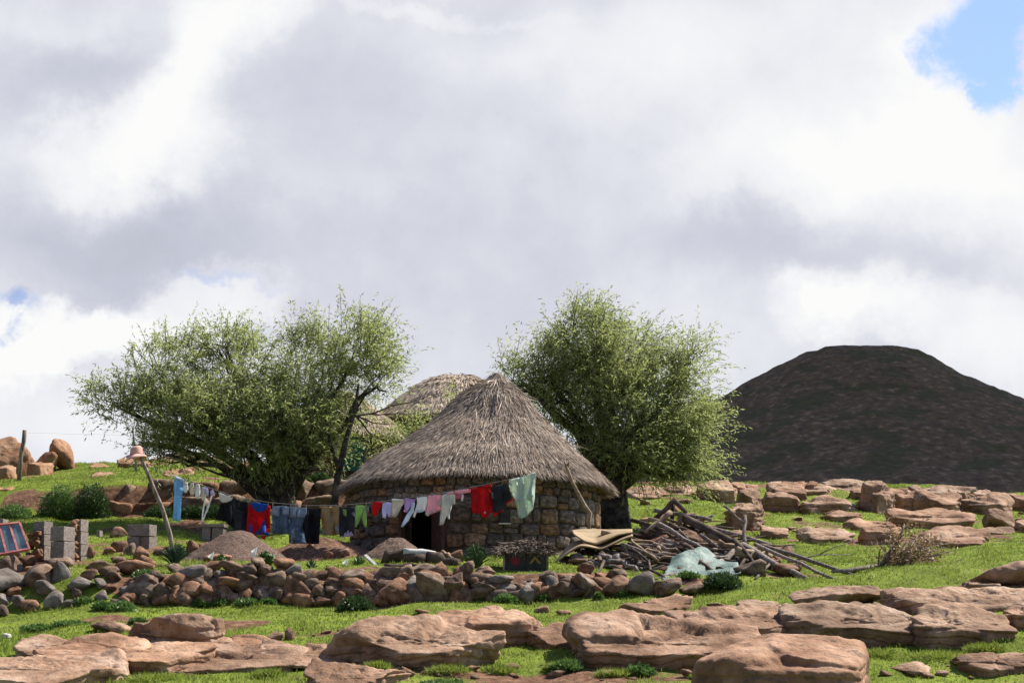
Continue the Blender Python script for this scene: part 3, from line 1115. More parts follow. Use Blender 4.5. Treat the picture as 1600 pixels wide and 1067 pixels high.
def loose(key, px, py, wpx, hpx, r, Y=None, bury=.25):
    lab, grp, m_ = GRP[key]
    if key == 'left' and r.random() < .5:
        m_ = 'wall_stone'
    if Y is None:
        Y = yrow(px, py)
    p = gp(px, Y)
    wd, hh = wpx / F * Y, hpx / F * Y
    q = Vector((p.x, p.y, p.z + hh * (.5 - bury)))
    return stone_obj(q, wd, max(wd * .8, hh * .8), hh, m_, None, r, .3, 'loose_stone', label=lab, cat='stone', group=grp)


rng = random.Random(77)
for (px, py, a, b) in [(8, 925, 70, 45), (58, 915, 62, 42), (95, 905, 30, 40), (30, 950, 30, 22), (6, 945, 25, 22), (85, 950, 36, 36), (128, 925, 44, 26), (120, 938, 18, 20), (158, 918, 24, 18), (172, 925, 22, 16),
                       (158, 938, 22, 18), (195, 948, 26, 22), (198, 932, 30, 22), (70, 930, 40, 24), (20, 935, 36, 20), (110, 950, 26, 16), (140, 905, 26, 18), (178, 905, 26, 18), (48, 955, 34, 26), (4, 962, 26, 24), (180, 945, 20, 14)]:
    loose('left', px, py, a, b, rng)
for (px, py, a, b) in [(10, 893, 44, 34), (40, 885, 34, 24), (60, 900, 46, 22), (20, 870, 34, 20), (95, 888, 40, 26), (135, 872, 32, 36), (150, 888, 40, 18), (172, 866, 22, 20), (186, 862, 26, 24), (203, 866, 20, 26), (186, 880, 30, 16),
                       (222, 874, 30, 28), (232, 884, 36, 20), (250, 868, 22, 16), (208, 898, 64, 30), (170, 900, 34, 20), (245, 905, 26, 20), (300, 868, 22, 30), (322, 862, 26, 20), (346, 870, 30, 26), (372, 862, 52, 30), (340, 878, 44, 20),
                       (275, 896, 26, 22), (330, 892, 40, 22)]:
    loose('terrace', px, py, a, b, rng)
for (px, py, a, b) in [(405, 868, 34, 20), (448, 872, 36, 22), (470, 872, 26, 16), (492, 868, 14, 30), (512, 874, 16, 16), (530, 872, 36, 22), (545, 866, 30, 20), (596, 866, 26, 26), (712, 878, 30, 22), (655, 872, 24, 18), (790, 862, 20, 16), (885, 882, 26, 18), (905, 882, 34, 18), (876, 862, 26, 22)]:
    loose('heap', px, py, a, b, rng)
for k in range(40):
    t = rng.random()
    px = rng.uniform(960, 1250)
    loose('wood', px, rng.uniform(862, 905), rng.uniform(12, 34), rng.uniform(10, 22), rng)
for (px, py, a, b) in [(1176, 898, 50, 34), (1228, 898, 50, 24), (1205, 885, 32, 20)]:
    loose('wood', px, py, a, b, rng)
for k in range(75):
    px = rng.choice([rng.uniform(600, 1080), rng.uniform(430, 640), rng.uniform(0, 1600)])
    py = rng.choice([rng.uniform(1025, 1064), rng.uniform(1040, 1064), rng.uniform(975, 1060)])
    s = rng.choice([rng.uniform(6, 14), rng.uniform(10, 30)])
    loose('fore', px, py, s, s * rng.uniform(.35, .6), rng)
for (px, py, a, b) in [(430, 1003, 30, 20), (453, 1000, 18, 24), (375, 1010, 60, 28), (280, 1008, 40, 24), (740, 1048, 22, 12), (846, 958, 22, 14), (880, 962, 26, 12), (510, 991, 18, 8), (660, 958, 24, 8), (1075, 1058, 26, 18), (950, 1058, 34, 14), (1270, 950, 18, 12), (1120, 950, 36, 10), (1365, 938, 18, 12), (1410, 932, 30, 8), (1300, 1043, 20, 12), (1450, 1060, 26, 12)]:
    loose('fore', px, py, a, b, rng)
for k in range(60):
    px = rng.uniform(990, 1600)
    py = rng.uniform(775, 850)
    s = rng.uniform(8, 26)
    loose('ridge', px, py, s, s * rng.uniform(.3, .5), rng)

# ------------------------------------------------------------------ bedrock and boulders, foreground
rock(-40, 200, 1012, 1075, 24.4, 2.0, 'reddish ledge in the lower left corner', tilt=14, name='rock_ledge', seed=203)
rock(60, 345, 986, 1052, 25.4, 2.4, 'broad flat sandstone ledge below the dark box-shaped boulder', tilt=14, cut=-.5, name='rock_ledge', seed=204)
rock(30, 175, 990, 1030, 26.0, 1.6, 'thin flaky ledge on the left of the broad sandstone ledge', tilt=13, name='rock_ledge', seed=205)
rock(215, 480, 1002, 1052, 25.0, 2.0, 'pale flat ledge right of the broad sandstone ledge', tilt=15, name='rock_ledge', seed=207)
rock(285, 372, 990, 1020, 25.9, 1.0, 'cracked brown lump on the pale flat ledge', kind='block', seed=206)
rock(352, 432, 990, 1020, 26.0, 1.0, 'low cracked block left of the narrow pale slab', kind='block', tilt=13, seed=210)
rock(188, 350, 958, 1016, 26.9, 1.1, 'dark upright box-shaped boulder on the lower left ledge', kind='block', tilt=-4, seed=208, fix=True, cut=-.45)
rock(142, 205, 970, 992, 27.9, .8, 'small tan rock behind the dark box-shaped boulder', kind='round')
rock(405, 580, 998, 1045, 25.4, 1.9, 'narrow pale slab left of the big central outcrop', tilt=15, name='rock_ledge', seed=213)
rock(505, 790, 958, 1045, 26.4, 2.1, 'big central outcrop with dark undercut front face', tilt=17, cut=-.5, name='rock_outcrop', seed=216)
rock(640, 868, 944, 1018, 27.4, 1.7, 'tall stepped block at the back of the central outcrop', tilt=12, name='rock_outcrop', kind='block', seed=219)
rock(478, 640, 1026, 1080, 23.6, 1.4, 'rounded slab at the bottom edge in front of the central outcrop', tilt=16, seed=221)
rock(815, 965, 962, 1014, 26.8, 1.8, 'sloping slab between the central and the right outcrop', tilt=16, name='rock_ledge', seed=224)
rock(880, 1185, 950, 1046, 26.0, 2.3, 'wide pinkish slab with a deep shadow beneath its front edge', tilt=17, cut=-.5, name='rock_outcrop', seed=229)
rock(1030, 1260, 940, 1005, 27.0, 1.9, 'cracked pink slab behind the large bottom boulder', tilt=15, name='rock_ledge', seed=231)
rock(965, 1085, 926, 962, 29.6, 1.3, 'small brown outcrop in the turf below the wall end', tilt=12, seed=236)
rock(1072, 1362, 988, 1095, 21.6, 1.9, 'large rounded brown boulder at the bottom edge', kind='block', tilt=14, rough=.55, sharp=12, cut=-.1, seed=238)
rock(1212, 1440, 936, 1012, 25.9, 2.3, 'flat pink slab left of the dark right-hand boulder', tilt=17, cut=-.5, name='rock_ledge', seed=242)
rock(1418, 1572, 940, 1016, 25.3, 1.5, 'dark angular boulder at the lower right', kind='block', tilt=16, cut=-.3, seed=247)
rock(1232, 1408, 914, 950, 29.0, 1.4, 'smooth loaf-shaped boulder in the turf above the pink slab', kind='round', seed=252)
rock(1512, 1640, 878, 916, 29.2, 1.5, 'long rounded boulder cut by the right edge', kind='round', seed=254)
rock(1370, 1640, 916, 965, 27.3, 2.0, 'pale sloping slab behind the dark angular boulder', tilt=16, name='rock_ledge', seed=257)
rock(1500, 1560, 908, 928, 28.4, .6, 'little grey block under the long rounded boulder', kind='block')
rock(1486, 1640, 1018, 1056, 23.0, 1.3, 'low pale slab in the lower right corner', tilt=15, seed=262)
rock(1388, 1460, 1032, 1056, 23.2, .9, 'small tan rock left of the low corner slab', kind='round', seed=264)
rock(1560, 1640, 945, 985, 25.8, 1.0, 'dark rock at the right edge beside the angular boulder', kind='block', seed=266)
rock(1150, 1240, 936, 958, 28.6, 1.0, 'thin flaky rock between the two pink slabs', seed=267)

# ------------------------------------------------------------------ boulders along the right ridge
RL = [(1082, 1148, 750, 788, 58.0, 1.6, 'big square boulder at the left end of the right ridge', 'block'),
      (1148, 1192, 763, 806, 56.0, 1.3, 'upright blocky boulder in front of the ridge, beside the square one', 'block'),
      (1130, 1192, 785, 826, 52.0, 1.5, 'broad rock below the upright blocky boulder', 'block'),
      (1188, 1250, 769, 802, 56.5, 1.6, 'low dark-fronted boulder next to the upright one', 'block'),
      (1240, 1342, 771, 804, 56.5, 1.9, 'long flat-topped boulder in the middle of the right ridge', 'block'),
      (1195, 1300, 752, 776, 61.0, 2.0, 'wide rock behind the long flat-topped boulder', 'slab'),
      (1280, 1350, 748, 775, 62.5, 2.0, 'rounded rock on the crest behind the flat-topped boulder', 'slab'),
      (1342, 1398, 750, 802, 58.0, 1.7, 'tilted boulder right of the long flat-topped one', 'block'),
      (1355, 1396, 775, 802, 56.0, 1.0, 'small grey boulder at the foot of the tilted one', 'block'),
      (1392, 1442, 764, 800, 57.5, 1.5, 'dark-sided boulder right of the tilted one', 'block'),
      (1425, 1505, 764, 803, 58.5, 2.2, 'smooth sloping boulder near the right end of the ridge', 'slab'),
      (1492, 1590, 770, 805, 59.5, 2.4, 'large rounded boulder at the right end of the ridge', 'block'),
      (1400, 1530, 757, 782, 63.0, 2.4, 'broad rock on the crest above the sloping boulder', 'slab'),
      (1510, 1600, 768, 785, 63.5, 2.0, 'flat rock on the crest above the rounded end boulder', 'slab'),
      (1575, 1640, 770, 800, 58.5, 1.8, 'rock at the ridge cut by the right edge', 'block'),
      (1535, 1586, 796, 828, 53.5, 1.3, 'lone rounded boulder below the ridge at far right', 'round'),
      (1528, 1585, 822, 836, 50.5, 1.0, 'flat pale rock under the lone rounded boulder', 'slab'),
      (1432, 1556, 818, 856, 47.5, 2.2, 'wide wedge-shaped boulder behind the dead branch', 'slab'),
      (1340, 1412, 822, 850, 47.8, 1.4, 'dark-fronted rock left of the wedge-shaped boulder', 'block'),
      (1245, 1332, 822, 850, 48.0, 1.6, 'low spreading rock on the middle of the right slope', 'slab'),
      (1380, 1520, 793, 826, 52.0, 2.4, 'broad layered rock above the wedge-shaped boulder', 'slab'),
      (1280, 1345, 796, 815, 54.0, 1.2, 'thin slab below the long flat-topped boulder', 'slab'),
      (1185, 1232, 820, 842, 48.5, 1.2, 'little hump of rock on the slope below the ridge', 'slab'),
      (1320, 1400, 808, 830, 51.0, 1.4, 'cracked hump of rock above the dark-fronted rock', 'slab'),
      (1020, 1090, 755, 790, 59.0, 2.0, 'sunlit tan rock just right of the second tree', 'slab'),
      (972, 1035, 757, 785, 58.0, 2.0, 'tan rock under the low boughs of the right tree', 'slab'),
      (1582, 1640, 812, 835, 52.0, 1.2, 'small rock on the right edge below the ridge', 'block')]
for r_ in RL:
    rock(r_[0], r_[1], r_[2], r_[3], r_[4], r_[5], r_[6], kind=r_[7], tilt=15, name='ridge_boulder', sub=5)

BK = ['first', 'second', 'third', 'fourth', 'fifth', 'sixth', 'seventh', 'eighth', 'ninth', 'tenth', 'eleventh', 'twelfth', 'thirteenth']
rgk = random.Random(44)
for i in range(13):
    x0 = 1000 + i * 47 + rgk.uniform(-8, 8)
    yt_ = float(np.interp(x0, [1000, 1250, 1450, 1600], [754, 749, 760, 770])) + rgk.uniform(-1, 7)
    rock(x0, x0 + rgk.uniform(46, 74), yt_, yt_ + rgk.uniform(20, 32), 59.0 + rgk.uniform(0, 3), 1.8, 'ledge block, %s from the left in the back row along the right crest' % BK[i],
         kind=rgk.choice(['block', 'slab']), tilt=14, name='ridge_boulder', sub=5, fix=True, group='back row of the crest ledge')
# boulders up on the left skyline
rock(-40, 62, 683, 738, 60.0, 2.4, 'huge orange boulder cut by the left edge on the skyline', kind='round', m_='orange_rock', sub=5, name='ridge_boulder', seed=281)
rock(76, 118, 687, 732, 61.0, 1.2, 'upright orange boulder on the left skyline', kind='round', m_='orange_rock', sub=5, name='ridge_boulder', seed=283)
rock(55, 92, 707, 732, 60.5, 1.0, 'small orange boulder leaning beside the upright one', kind='round', m_='orange_rock', name='ridge_boulder', seed=285)
for i, (a, b, c, d, Y, lb) in enumerate([(-20, 30, 725, 765, 56.5, 'dark orange rock below the huge skyline boulder'), (48, 80, 722, 745, 58.5, 'cracked rock between the skyline boulders'),
                           (-10, 32, 760, 782, 53.0, 'flat rock ledge at the left edge above the red window frame'), (185, 238, 716, 735, 61, 'flat orange rock on the skyline behind the pink hat'),
                           (140, 172, 722, 735, 61, 'low orange rock on the skyline between boulders and hat'), (255, 305, 732, 752, 56, 'tan slab in the turf above the bank near the washing line'),
                           (348, 392, 722, 745, 57, 'pale orange rock left of the left tree trunk'), (145, 182, 736, 752, 55, 'brown slab in the turf above the two dark bushes')]):
    rock(a, b, c, d, Y, 1.4, lb, kind='slab' if i > 2 else 'block', m_='orange_rock', name='ridge_boulder', tilt=10, sub=5 if b - a > 45 else 4)
# the rocky bank behind the washing line
rng = random.Random(5)
px = 40
k = 0
while px < 585:
    wpx = rng.uniform(40, 80)
    for lev in range(2):
        yt = (752 + rng.uniform(-5, 5)) if lev == 1 else 778 + rng.uniform(-6, 6)
        if px < 150:
            yt += 16
        c = rock(px + lev * 17, px + lev * 17 + wpx, yt, yt + 40, 51.0 + lev * .5, 1.0, 'dark stone block in the shaded bank behind the washing line', kind='block', m_='wall_stone', name='bank_stone', group='stones of the shaded bank', sub=4, tilt=5, fix=True)
        c['category'] = 'rock'
    px += wpx * .92
# ------------------------------------------------------------------ grass
def build_grass():
    rng = np.random.default_rng(3)
    n = 490000
    Y = 22.5 + 44 * rng.uniform(0, 1, n) ** .9
    half = .315 * Y + .6
    x = rng.uniform(-1, 1, n) * half
    wide = rng.uniform(0, 1, n) < .16
    x = np.where(wide, np.sign(x) * half * (1 + rng.uniform(0, 1, n) ** 1.6 * .7), x)
    d = dirtmask(x, Y)
    P0 = np.stack([x, Y, np.zeros(n)], -1)
    nz = fbm(P0 * .9, 6, 4)
    keep = (rng.uniform(0, 1, n) > d * 1.6) & (nz > .22) & (((x - HX) ** 2 + (Y - HYc) ** 2) > (HR + .05) ** 2)
    x, Y, nz = x[keep], Y[keep], nz[keep]
    n = len(x)
    tall = fbm(np.stack([x, Y, x * 0 + 4], -1) * 1.7, 16, 3)
    P = np.stack([x, Y, g(x, Y) - .01], -1)
    D = rng.normal(size=(n, 3)) * .55
    D[:, 2] = 1
    L = rng.uniform(.025, .065, n) * (.55 + 1.1 * tall) * np.where(tall > .62, 1.5, 1)
    Wd = rng.uniform(.010, .020, n) * (1 + (Y - 24) / 50)
    V, Fc = leaf_arrays(P, D, L, Wd, rng)
    tn = np.clip(.42 + (nz - .5) * 1.3 + rng.normal(size=n) * .2, 0, 1)
    add('grass', mesh('grass', V, Fc, tint=np.repeat(tn, 4)), 'grass', kind='stuff', label='short bright green turf covering the slope', cat='grass')


build_grass()


# ------------------------------------------------------------------ willow trees
def tree(name, basepx, baserow, Y, blobs, label, tr, seed, shoots, wind=(.25, 0, .1), leaves=15, lean=0.0, fork=.35):
    rng = np.random.default_rng(seed)
    rg = random.Random(seed)
    b0 = gp(basepx, Y)
    b0.z -= .15
    t = thing(name, b0, label, 'tree')
    cs = []
    for px, py, rx, ry, dy, wgt in blobs:
        c = at(px, py, Y + dy)
        k = (Y + dy) / F
        cs.append((np.array(c), np.array([rx * k, min(rx, ry) * k * 1.0, ry * k]), wgt))
    mean = sum((c for c, _, _ in cs), np.zeros(3)) / len(cs)
    ztop = b0.z + (mean[2] - b0.z) * fork
    fk = Vector((b0.x + lean, Y, ztop))
    tp = [Vector(b0), Vector(b0).lerp(fk, .3) + Vector((rg.uniform(-.05, .05), 0, 0)), Vector(b0).lerp(fk, .7), fk]
    add('trunk', mesh('trunk', *tube(tp, [tr * 1.35, tr * 1.05, tr * .95, tr * .8], 12), smooth=True), 'bark', t)
    br = []
    tips = []
    for c, r_, wgt in cs:
        q = Vector(c) - Vector((0, 0, r_[2] * .25))
        st = fk + Vector((0, 0, -rg.uniform(0, .5) * (fk.z - b0.z)))
        st.x = b0.x + lean * .6
        lp = [st]
        for i in range(1, 6):
            u = i / 5
            m_ = st.lerp(q, u)
            m_.z += math.sin(u * math.pi) * .25 + rg.uniform(-.1, .1)
            m_.x += rg.uniform(-.14, .14)
            m_.y += rg.uniform(-.14, .14)
            lp.append(m_)
        limb = add('limb', mesh('limb', *tube(lp, [tr * .55, tr * .42, tr * .34, tr * .26, tr * .18, tr * .10], 8), smooth=True), 'bark', t)
        for k in range(6):
            a = lp[rg.randrange(2, 6)]
            e = np.array(c) + np.clip(rng.normal(size=3), -1.2, 1.2) * r_ * .5
            br.append(tube(wobble(a, e, 6, .15, rg), [.045, .036, .028, .022, .016, .008], 5, cap=False))
    V, Fc = join(br)
    add('branches', mesh('branches', V, Fc, smooth=True), 'bark', t, kind='stuff')
    wts = np.array([wg * rr[0] * rr[2] for _, rr, wg in cs])
    wts /= wts.sum()
    Pl, Dl, Tn = [], [], []
    tw = []
    for (c, r_, wg), f in zip(cs, wts):
        n = int(shoots * f)
        d = rng.normal(size=(n, 3))
        d /= np.linalg.norm(d, axis=1, keepdims=True)
        rad = rng.uniform(0.02, 1, n) ** .42
        # clumps: shoots gather round a few dozen knots, leaving gaps between
        kn = rng.normal(size=(max(10, n // 26), 3))
        kn /= np.linalg.norm(kn, axis=1, keepdims=True)
        kn *= (rng.uniform(.05, 1, len(kn)) ** .45)[:, None]
        pick = rng.integers(0, len(kn), n)
        loc = np.where(rng.uniform(0, 1, (n, 1)) < .72, kn[pick] * .86 + rng.normal(size=(n, 3)) * .13, d * rad[:, None] * .86)
        base = c + loc * r_
        out = loc / (np.linalg.norm(loc, axis=1, keepdims=True) + .15)
        dr = out * .55 + np.array([0, 0, .42]) + np.array(wind) + rng.normal(size=(n, 3)) * .28
        dr /= np.linalg.norm(dr, axis=1, keepdims=True)
        Ls = rng.uniform(.45, 1.25, n)
        droop = rng.uniform(.08, .42, n)
        for j in range(leaves):
            u = .12 + .88 * (j + rng.uniform(0, 1, n)) / leaves
            p = base + dr * (Ls * u)[:, None]
            p[:, 2] -= droop * u * u
            p[:, 0] += wind[0] * .25 * u * u
            tg = dr.copy()
            tg[:, 2] -= 2 * droop * u
            ld = tg * .8 + rng.normal(size=(n, 3)) * .52 + np.array([wind[0] * .5, 0, -.22])
            Pl.append(p); Dl.append(ld)
            Tn.append(np.clip(.45 + rng.normal(size=n) * .26 + .12 * loc[:, 2], 0, 1))
        for j in range(0, n, 7):
            e = base[j] + dr[j] * Ls[j]
            e[2] -= droop[j] * .9
            tw.append(tube([base[j] - dr[j] * .3, base[j] + dr[j] * Ls[j] * .5, e], [.010, .007, .003], 3, cap=False))
    P, D, T = np.concatenate(Pl), np.concatenate(Dl), np.concatenate(Tn)
    n = len(P)
    V, Fc = leaf_arrays(P, D, rng.uniform(.09, .17, n), rng.uniform(.020, .036, n), rng)
    add('crown', mesh('crown', V, Fc, tint=np.repeat(T, 4)), 'leaf', t, kind='stuff')
    V, Fc = join(tw)
    add('twigs', mesh('twigs', V, Fc), 'bark', t, kind='stuff')


tree('willow_tree', 447, 800, 49.2,
     [(265, 585, 85, 62, .2, 1.0), (190, 632, 66, 36, -.2, .75), (300, 645, 110, 55, -.4, 1), (390, 575, 75, 62, .6, 1), (400, 650, 100, 58, -.3, 1.15), (480, 590, 80, 75, .3, 1.1), (548, 545, 68, 65, .2, 1.05),
      (590, 590, 38, 48, 0, .7), (520, 650, 66, 42, .9, .55), (320, 690, 110, 30, 0, .8), (470, 705, 80, 26, .4, .45), (250, 690, 60, 28, .2, .8), (355, 540, 45, 30, .5, .7), (390, 705, 75, 32, -.9, 1.3), (440, 660, 80, 50, -1.1, 1.1), (330, 660, 90, 50, -1.1, .9), (480, 690, 60, 40, -.9, .9), (270, 705, 60, 24, -.5, .9)],
     'broad feathery willow left of the hut, above the washing line', .30, 21, 6500, wind=(.10, 0, .12), fork=.30)
tree('willow_tree', 958, 830, 49.0,
     [(852, 575, 66, 58, .4, 1.0), (905, 530, 62, 56, .4, 1.1), (965, 565, 78, 70, .2, 1.15), (905, 630, 95, 75, .3, 1.1), (1000, 640, 85, 75, -.2, 1.15), (1072, 590, 40, 52, .2, .85), (1085, 670, 40, 48, 0, 1.0), (1035, 705, 68, 42, -.3, 1.2),
      (950, 700, 80, 50, .2, .9), (1085, 545, 18, 26, 0, .6), (810, 590, 40, 36, .6, .8), (1092, 712, 30, 28, 0, .9), (1015, 730, 60, 24, -.5, 1.3), (1065, 735, 45, 20, -.4, 1.2), (985, 690, 70, 50, -.9, 1.0)],
     'dense willow right of the hut, its crown leaning over the thatch', .42, 22, 6300, wind=(.22, 0, .12), fork=.45)
# a second, slanting stem in front of the left willow
rg = random.Random(31)
sp_ = [gp(515, 48.2), at(528, 745, 48.2), at(540, 690, 48.3), at(555, 640, 48.4), at(560, 600, 48.5)]
sp_[0].z -= .2
sap = thing('willow_sapling', sp_[0], 'thin slanting willow stem between the left tree and the hut', 'tree')
add('trunk', mesh('trunk', *tube(sp_, [.13, .105, .08, .06, .03], 8), smooth=True), 'bark', sap)
add('limb', mesh('limb', *tube([at(530, 735, 48.2), at(518, 700, 48.1), at(508, 655, 48.0)], [.07, .05, .02], 7), smooth=True), 'bark', sap)
nr = np.random.default_rng(8)
LP, LD = [], []
for (px, py, rx, ry, n) in [(560, 610, 45, 40, 900), (535, 690, 34, 36, 420), (625, 672, 38, 22, 640), (598, 702, 36, 24, 320), (655, 652, 28, 20, 380), (705, 612, 16, 18, 150)]:
    c = np.array(at(px, py, 49.5)); k = 49.5 / F
    d = nr.normal(size=(n, 3)) * np.array([rx, 40, ry]) * k * .55
    LP.append(c + d); LD.append(nr.normal(size=(n, 3)) * .6 + np.array([.3, 0, -.2]))
P, D = np.concatenate(LP), np.concatenate(LD)
V, Fc = leaf_arrays(P, D, nr.uniform(.08, .16, len(P)), nr.uniform(.02, .036, len(P)), nr)
add('crown', mesh('crown', V, Fc, tint=np.repeat(np.clip(.5 + nr.normal(size=len(P)) * .2, 0, 1), 4)), 'leaf', sap, kind='stuff')
bp = [tube(wobble(at(556, 650, 48.5), at(*e, 49.5), 6, .1, rg), [.03, .025, .02, .014, .01, .005], 5, cap=False) for e in ((625, 665), (655, 648), (600, 700), (700, 612))]
add('branches', mesh('branches', *join(bp)), 'bark', sap, kind='stuff')


# ------------------------------------------------------------------ bushes and herbs
def bush(px, py, wpx, hpx, label, m_='bush_leaf', Y=None, n=5000, seed=1, ll=.10, lw=.03, name='bush', cat='bush', group=None):
    rng = np.random.default_rng(seed)
    Y = Y or yrow(px, py)
    b = gp(px, Y)
    k = Y / F
    t = thing(name, b, label, cat, group)
    r_ = np.array([wpx / 2 * k, wpx / 2 * k * .8, hpx * k])
    d = rng.normal(size=(n, 3))
    d /= np.linalg.norm(d, axis=1, keepdims=True)
    d[:, 2] = np.abs(d[:, 2])
    rad = rng.uniform(.05, 1, n) ** .5 * (.75 + .5 * fbm(d * 2.2 + seed, seed, 3))
    P = np.array(b) + d * r_ * rad[:, None] * .93
    D = d * .7 + rng.normal(size=(n, 3)) * .5 + np.array([0, 0, .35])
    V, Fc = leaf_arrays(P, D, rng.uniform(.6, 1.2, n) * ll, rng.uniform(.6, 1.2, n) * lw, rng)
    tn = np.clip(.45 + rng.normal(size=n) * .2 + (fbm(P * 3, seed, 3) - .5), 0, 1)
    add('foliage', mesh('foliage', V, Fc, tint=np.repeat(tn, 4)), m_, t, kind='stuff')
    rg = random.Random(seed)
    st = [tube([b + Vector((rg.uniform(-.05, .05), rg.uniform(-.05, .05), -.03)), b + Vector((rg.uniform(-.5, .5) * r_[0], rg.uniform(-.4, .4) * r_[1], r_[2] * rg.uniform(.5, .8)))], [.02, .006], 5) for _ in range(6)]
    add('stems', mesh('stems', *join(st)), 'bark', t, kind='stuff')


bush(92, 790, 70, 56, 'pale green feathery bush at the left end of the bank', 'weed_leaf', Y=50.3, n=5200, seed=3)
bush(143, 792, 62, 56, 'dark green rounded bush beside the pale feathery bush', 'bush_leaf', Y=50.4, n=5600, seed=4)
bush(20, 800, 60, 24, 'low leafy bush at the left edge under the bank', 'weed_leaf', Y=49.5, n=2200, seed=5)
bush(1128, 918, 68, 25, 'low dark green shrub in front of the pale green tarpaulin', 'bush_leaf', Y=33.3, n=4200, seed=6, ll=.08, lw=.02)
bush(1168, 788, 14, 10, 'tiny green shrub between the ridge boulders at left', 'weed_leaf', Y=56.2, n=500, seed=7)
bush(1346, 792, 22, 14, 'small bright shrub between the ridge boulders at centre', 'weed_leaf', Y=56.0, n=800, seed=8)
BO = ['leftmost', 'second', 'third', 'fourth', 'fifth', 'sixth', 'rightmost']
for i, (px, py, a, b) in enumerate(sorted([(330, 760, 60, 22), (375, 770, 70, 26), (395, 790, 60, 24), (250, 800, 50, 20), (300, 770, 44, 18), (500, 752, 40, 18), (545, 742, 34, 14)])):
    bush(px, py, a, b, 'dark ivy-like shrub, %s from the left on the shaded bank' % BO[i], 'bush_leaf', Y=50.3 if py > 755 else 52.0, n=1900, seed=20 + i, group='shrubs on the shaded bank')
ORD = ['first', 'second', 'third', 'fourth', 'fifth', 'sixth', 'seventh', 'eighth', 'ninth', 'tenth', 'eleventh', 'twelfth', 'thirteenth', 'fourteenth', 'fifteenth', 'sixteenth', 'seventeenth', 'eighteenth', 'nineteenth', 'twentieth']
for i, (px, py, a, b) in enumerate(sorted([(130, 945, 36, 10), (160, 952, 34, 12), (190, 955, 50, 14), (345, 948, 30, 8), (390, 946, 44, 10), (315, 948, 30, 10), (420, 944, 30, 8), (640, 938, 40, 16), (752, 938, 26, 16), (790, 942, 40, 14), (845, 940, 40, 10), (90, 945, 28, 8),
                                    (605, 916, 26, 12), (935, 938, 14, 10), (965, 932, 26, 10), (215, 975, 30, 8), (60, 985, 60, 7), (110, 978, 60, 6), (1075, 905, 40, 10), (225, 905, 40, 14)])):
    bush(px, py, a, b, 'weed clump %s from the left along the foot of the dry-stone wall' % ORD[i], 'weed_leaf', n=700, seed=40 + i, ll=.07, lw=.035, name='weed', cat='weed', group='weeds along the wall foot', Y=None if py > 940 else max(yrow(px, py), 32.4))
bush(557, 955, 62, 22, 'big dark weed cushion on the turf left of the central outcrop', 'bush_leaf', n=2400, seed=61, ll=.07, lw=.035, name='weed', cat='weed')
bush(1000, 1046, 50, 15, 'shady weed tuft under the wide pinkish slab', 'weed_leaf', Y=24.6, n=700, seed=62, ll=.07, lw=.035, name='weed', cat='weed')
bush(690, 1062, 90, 8, 'weed strip at the bottom edge below the central outcrop', 'weed_leaf', Y=23.8, n=900, seed=63, ll=.05, lw=.025, name='weed', cat='weed')
bush(885, 1040, 50, 14, 'grassy tuft against the left end of the wide pinkish slab', 'weed_leaf', Y=24.9, n=1200, seed=64, ll=.10, lw=.02, name='weed', cat='weed')
for i, (px, py, a, b) in enumerate(sorted([(1300, 1040, 90, 16), (1370, 1025, 70, 16), (1410, 990, 40, 30), (1460, 1025, 110, 12), (780, 1050, 60, 12), (870, 1045, 40, 12), (590, 1045, 40, 12), (480, 1035, 60, 16), (1540, 1015, 70, 14), (30, 1064, 90, 12), (250, 1062, 120, 12), (420, 1058, 60, 14), (700, 1050, 70, 12), (960, 1056, 70, 12), (1100, 1060, 50, 10), (1240, 1012, 40, 10), (150, 1066, 90, 10)])):
    bush(px, py, a, b * .55, 'longer grass tuft, %s from the left against the foreground rocks' % ORD[i], 'grass', n=1100, seed=70 + i, ll=.10, lw=.013, name='grass_tuft', cat='grass', group='tufts by the foreground rocks', Y=max(yrow(px, py) - .1, 23.5))


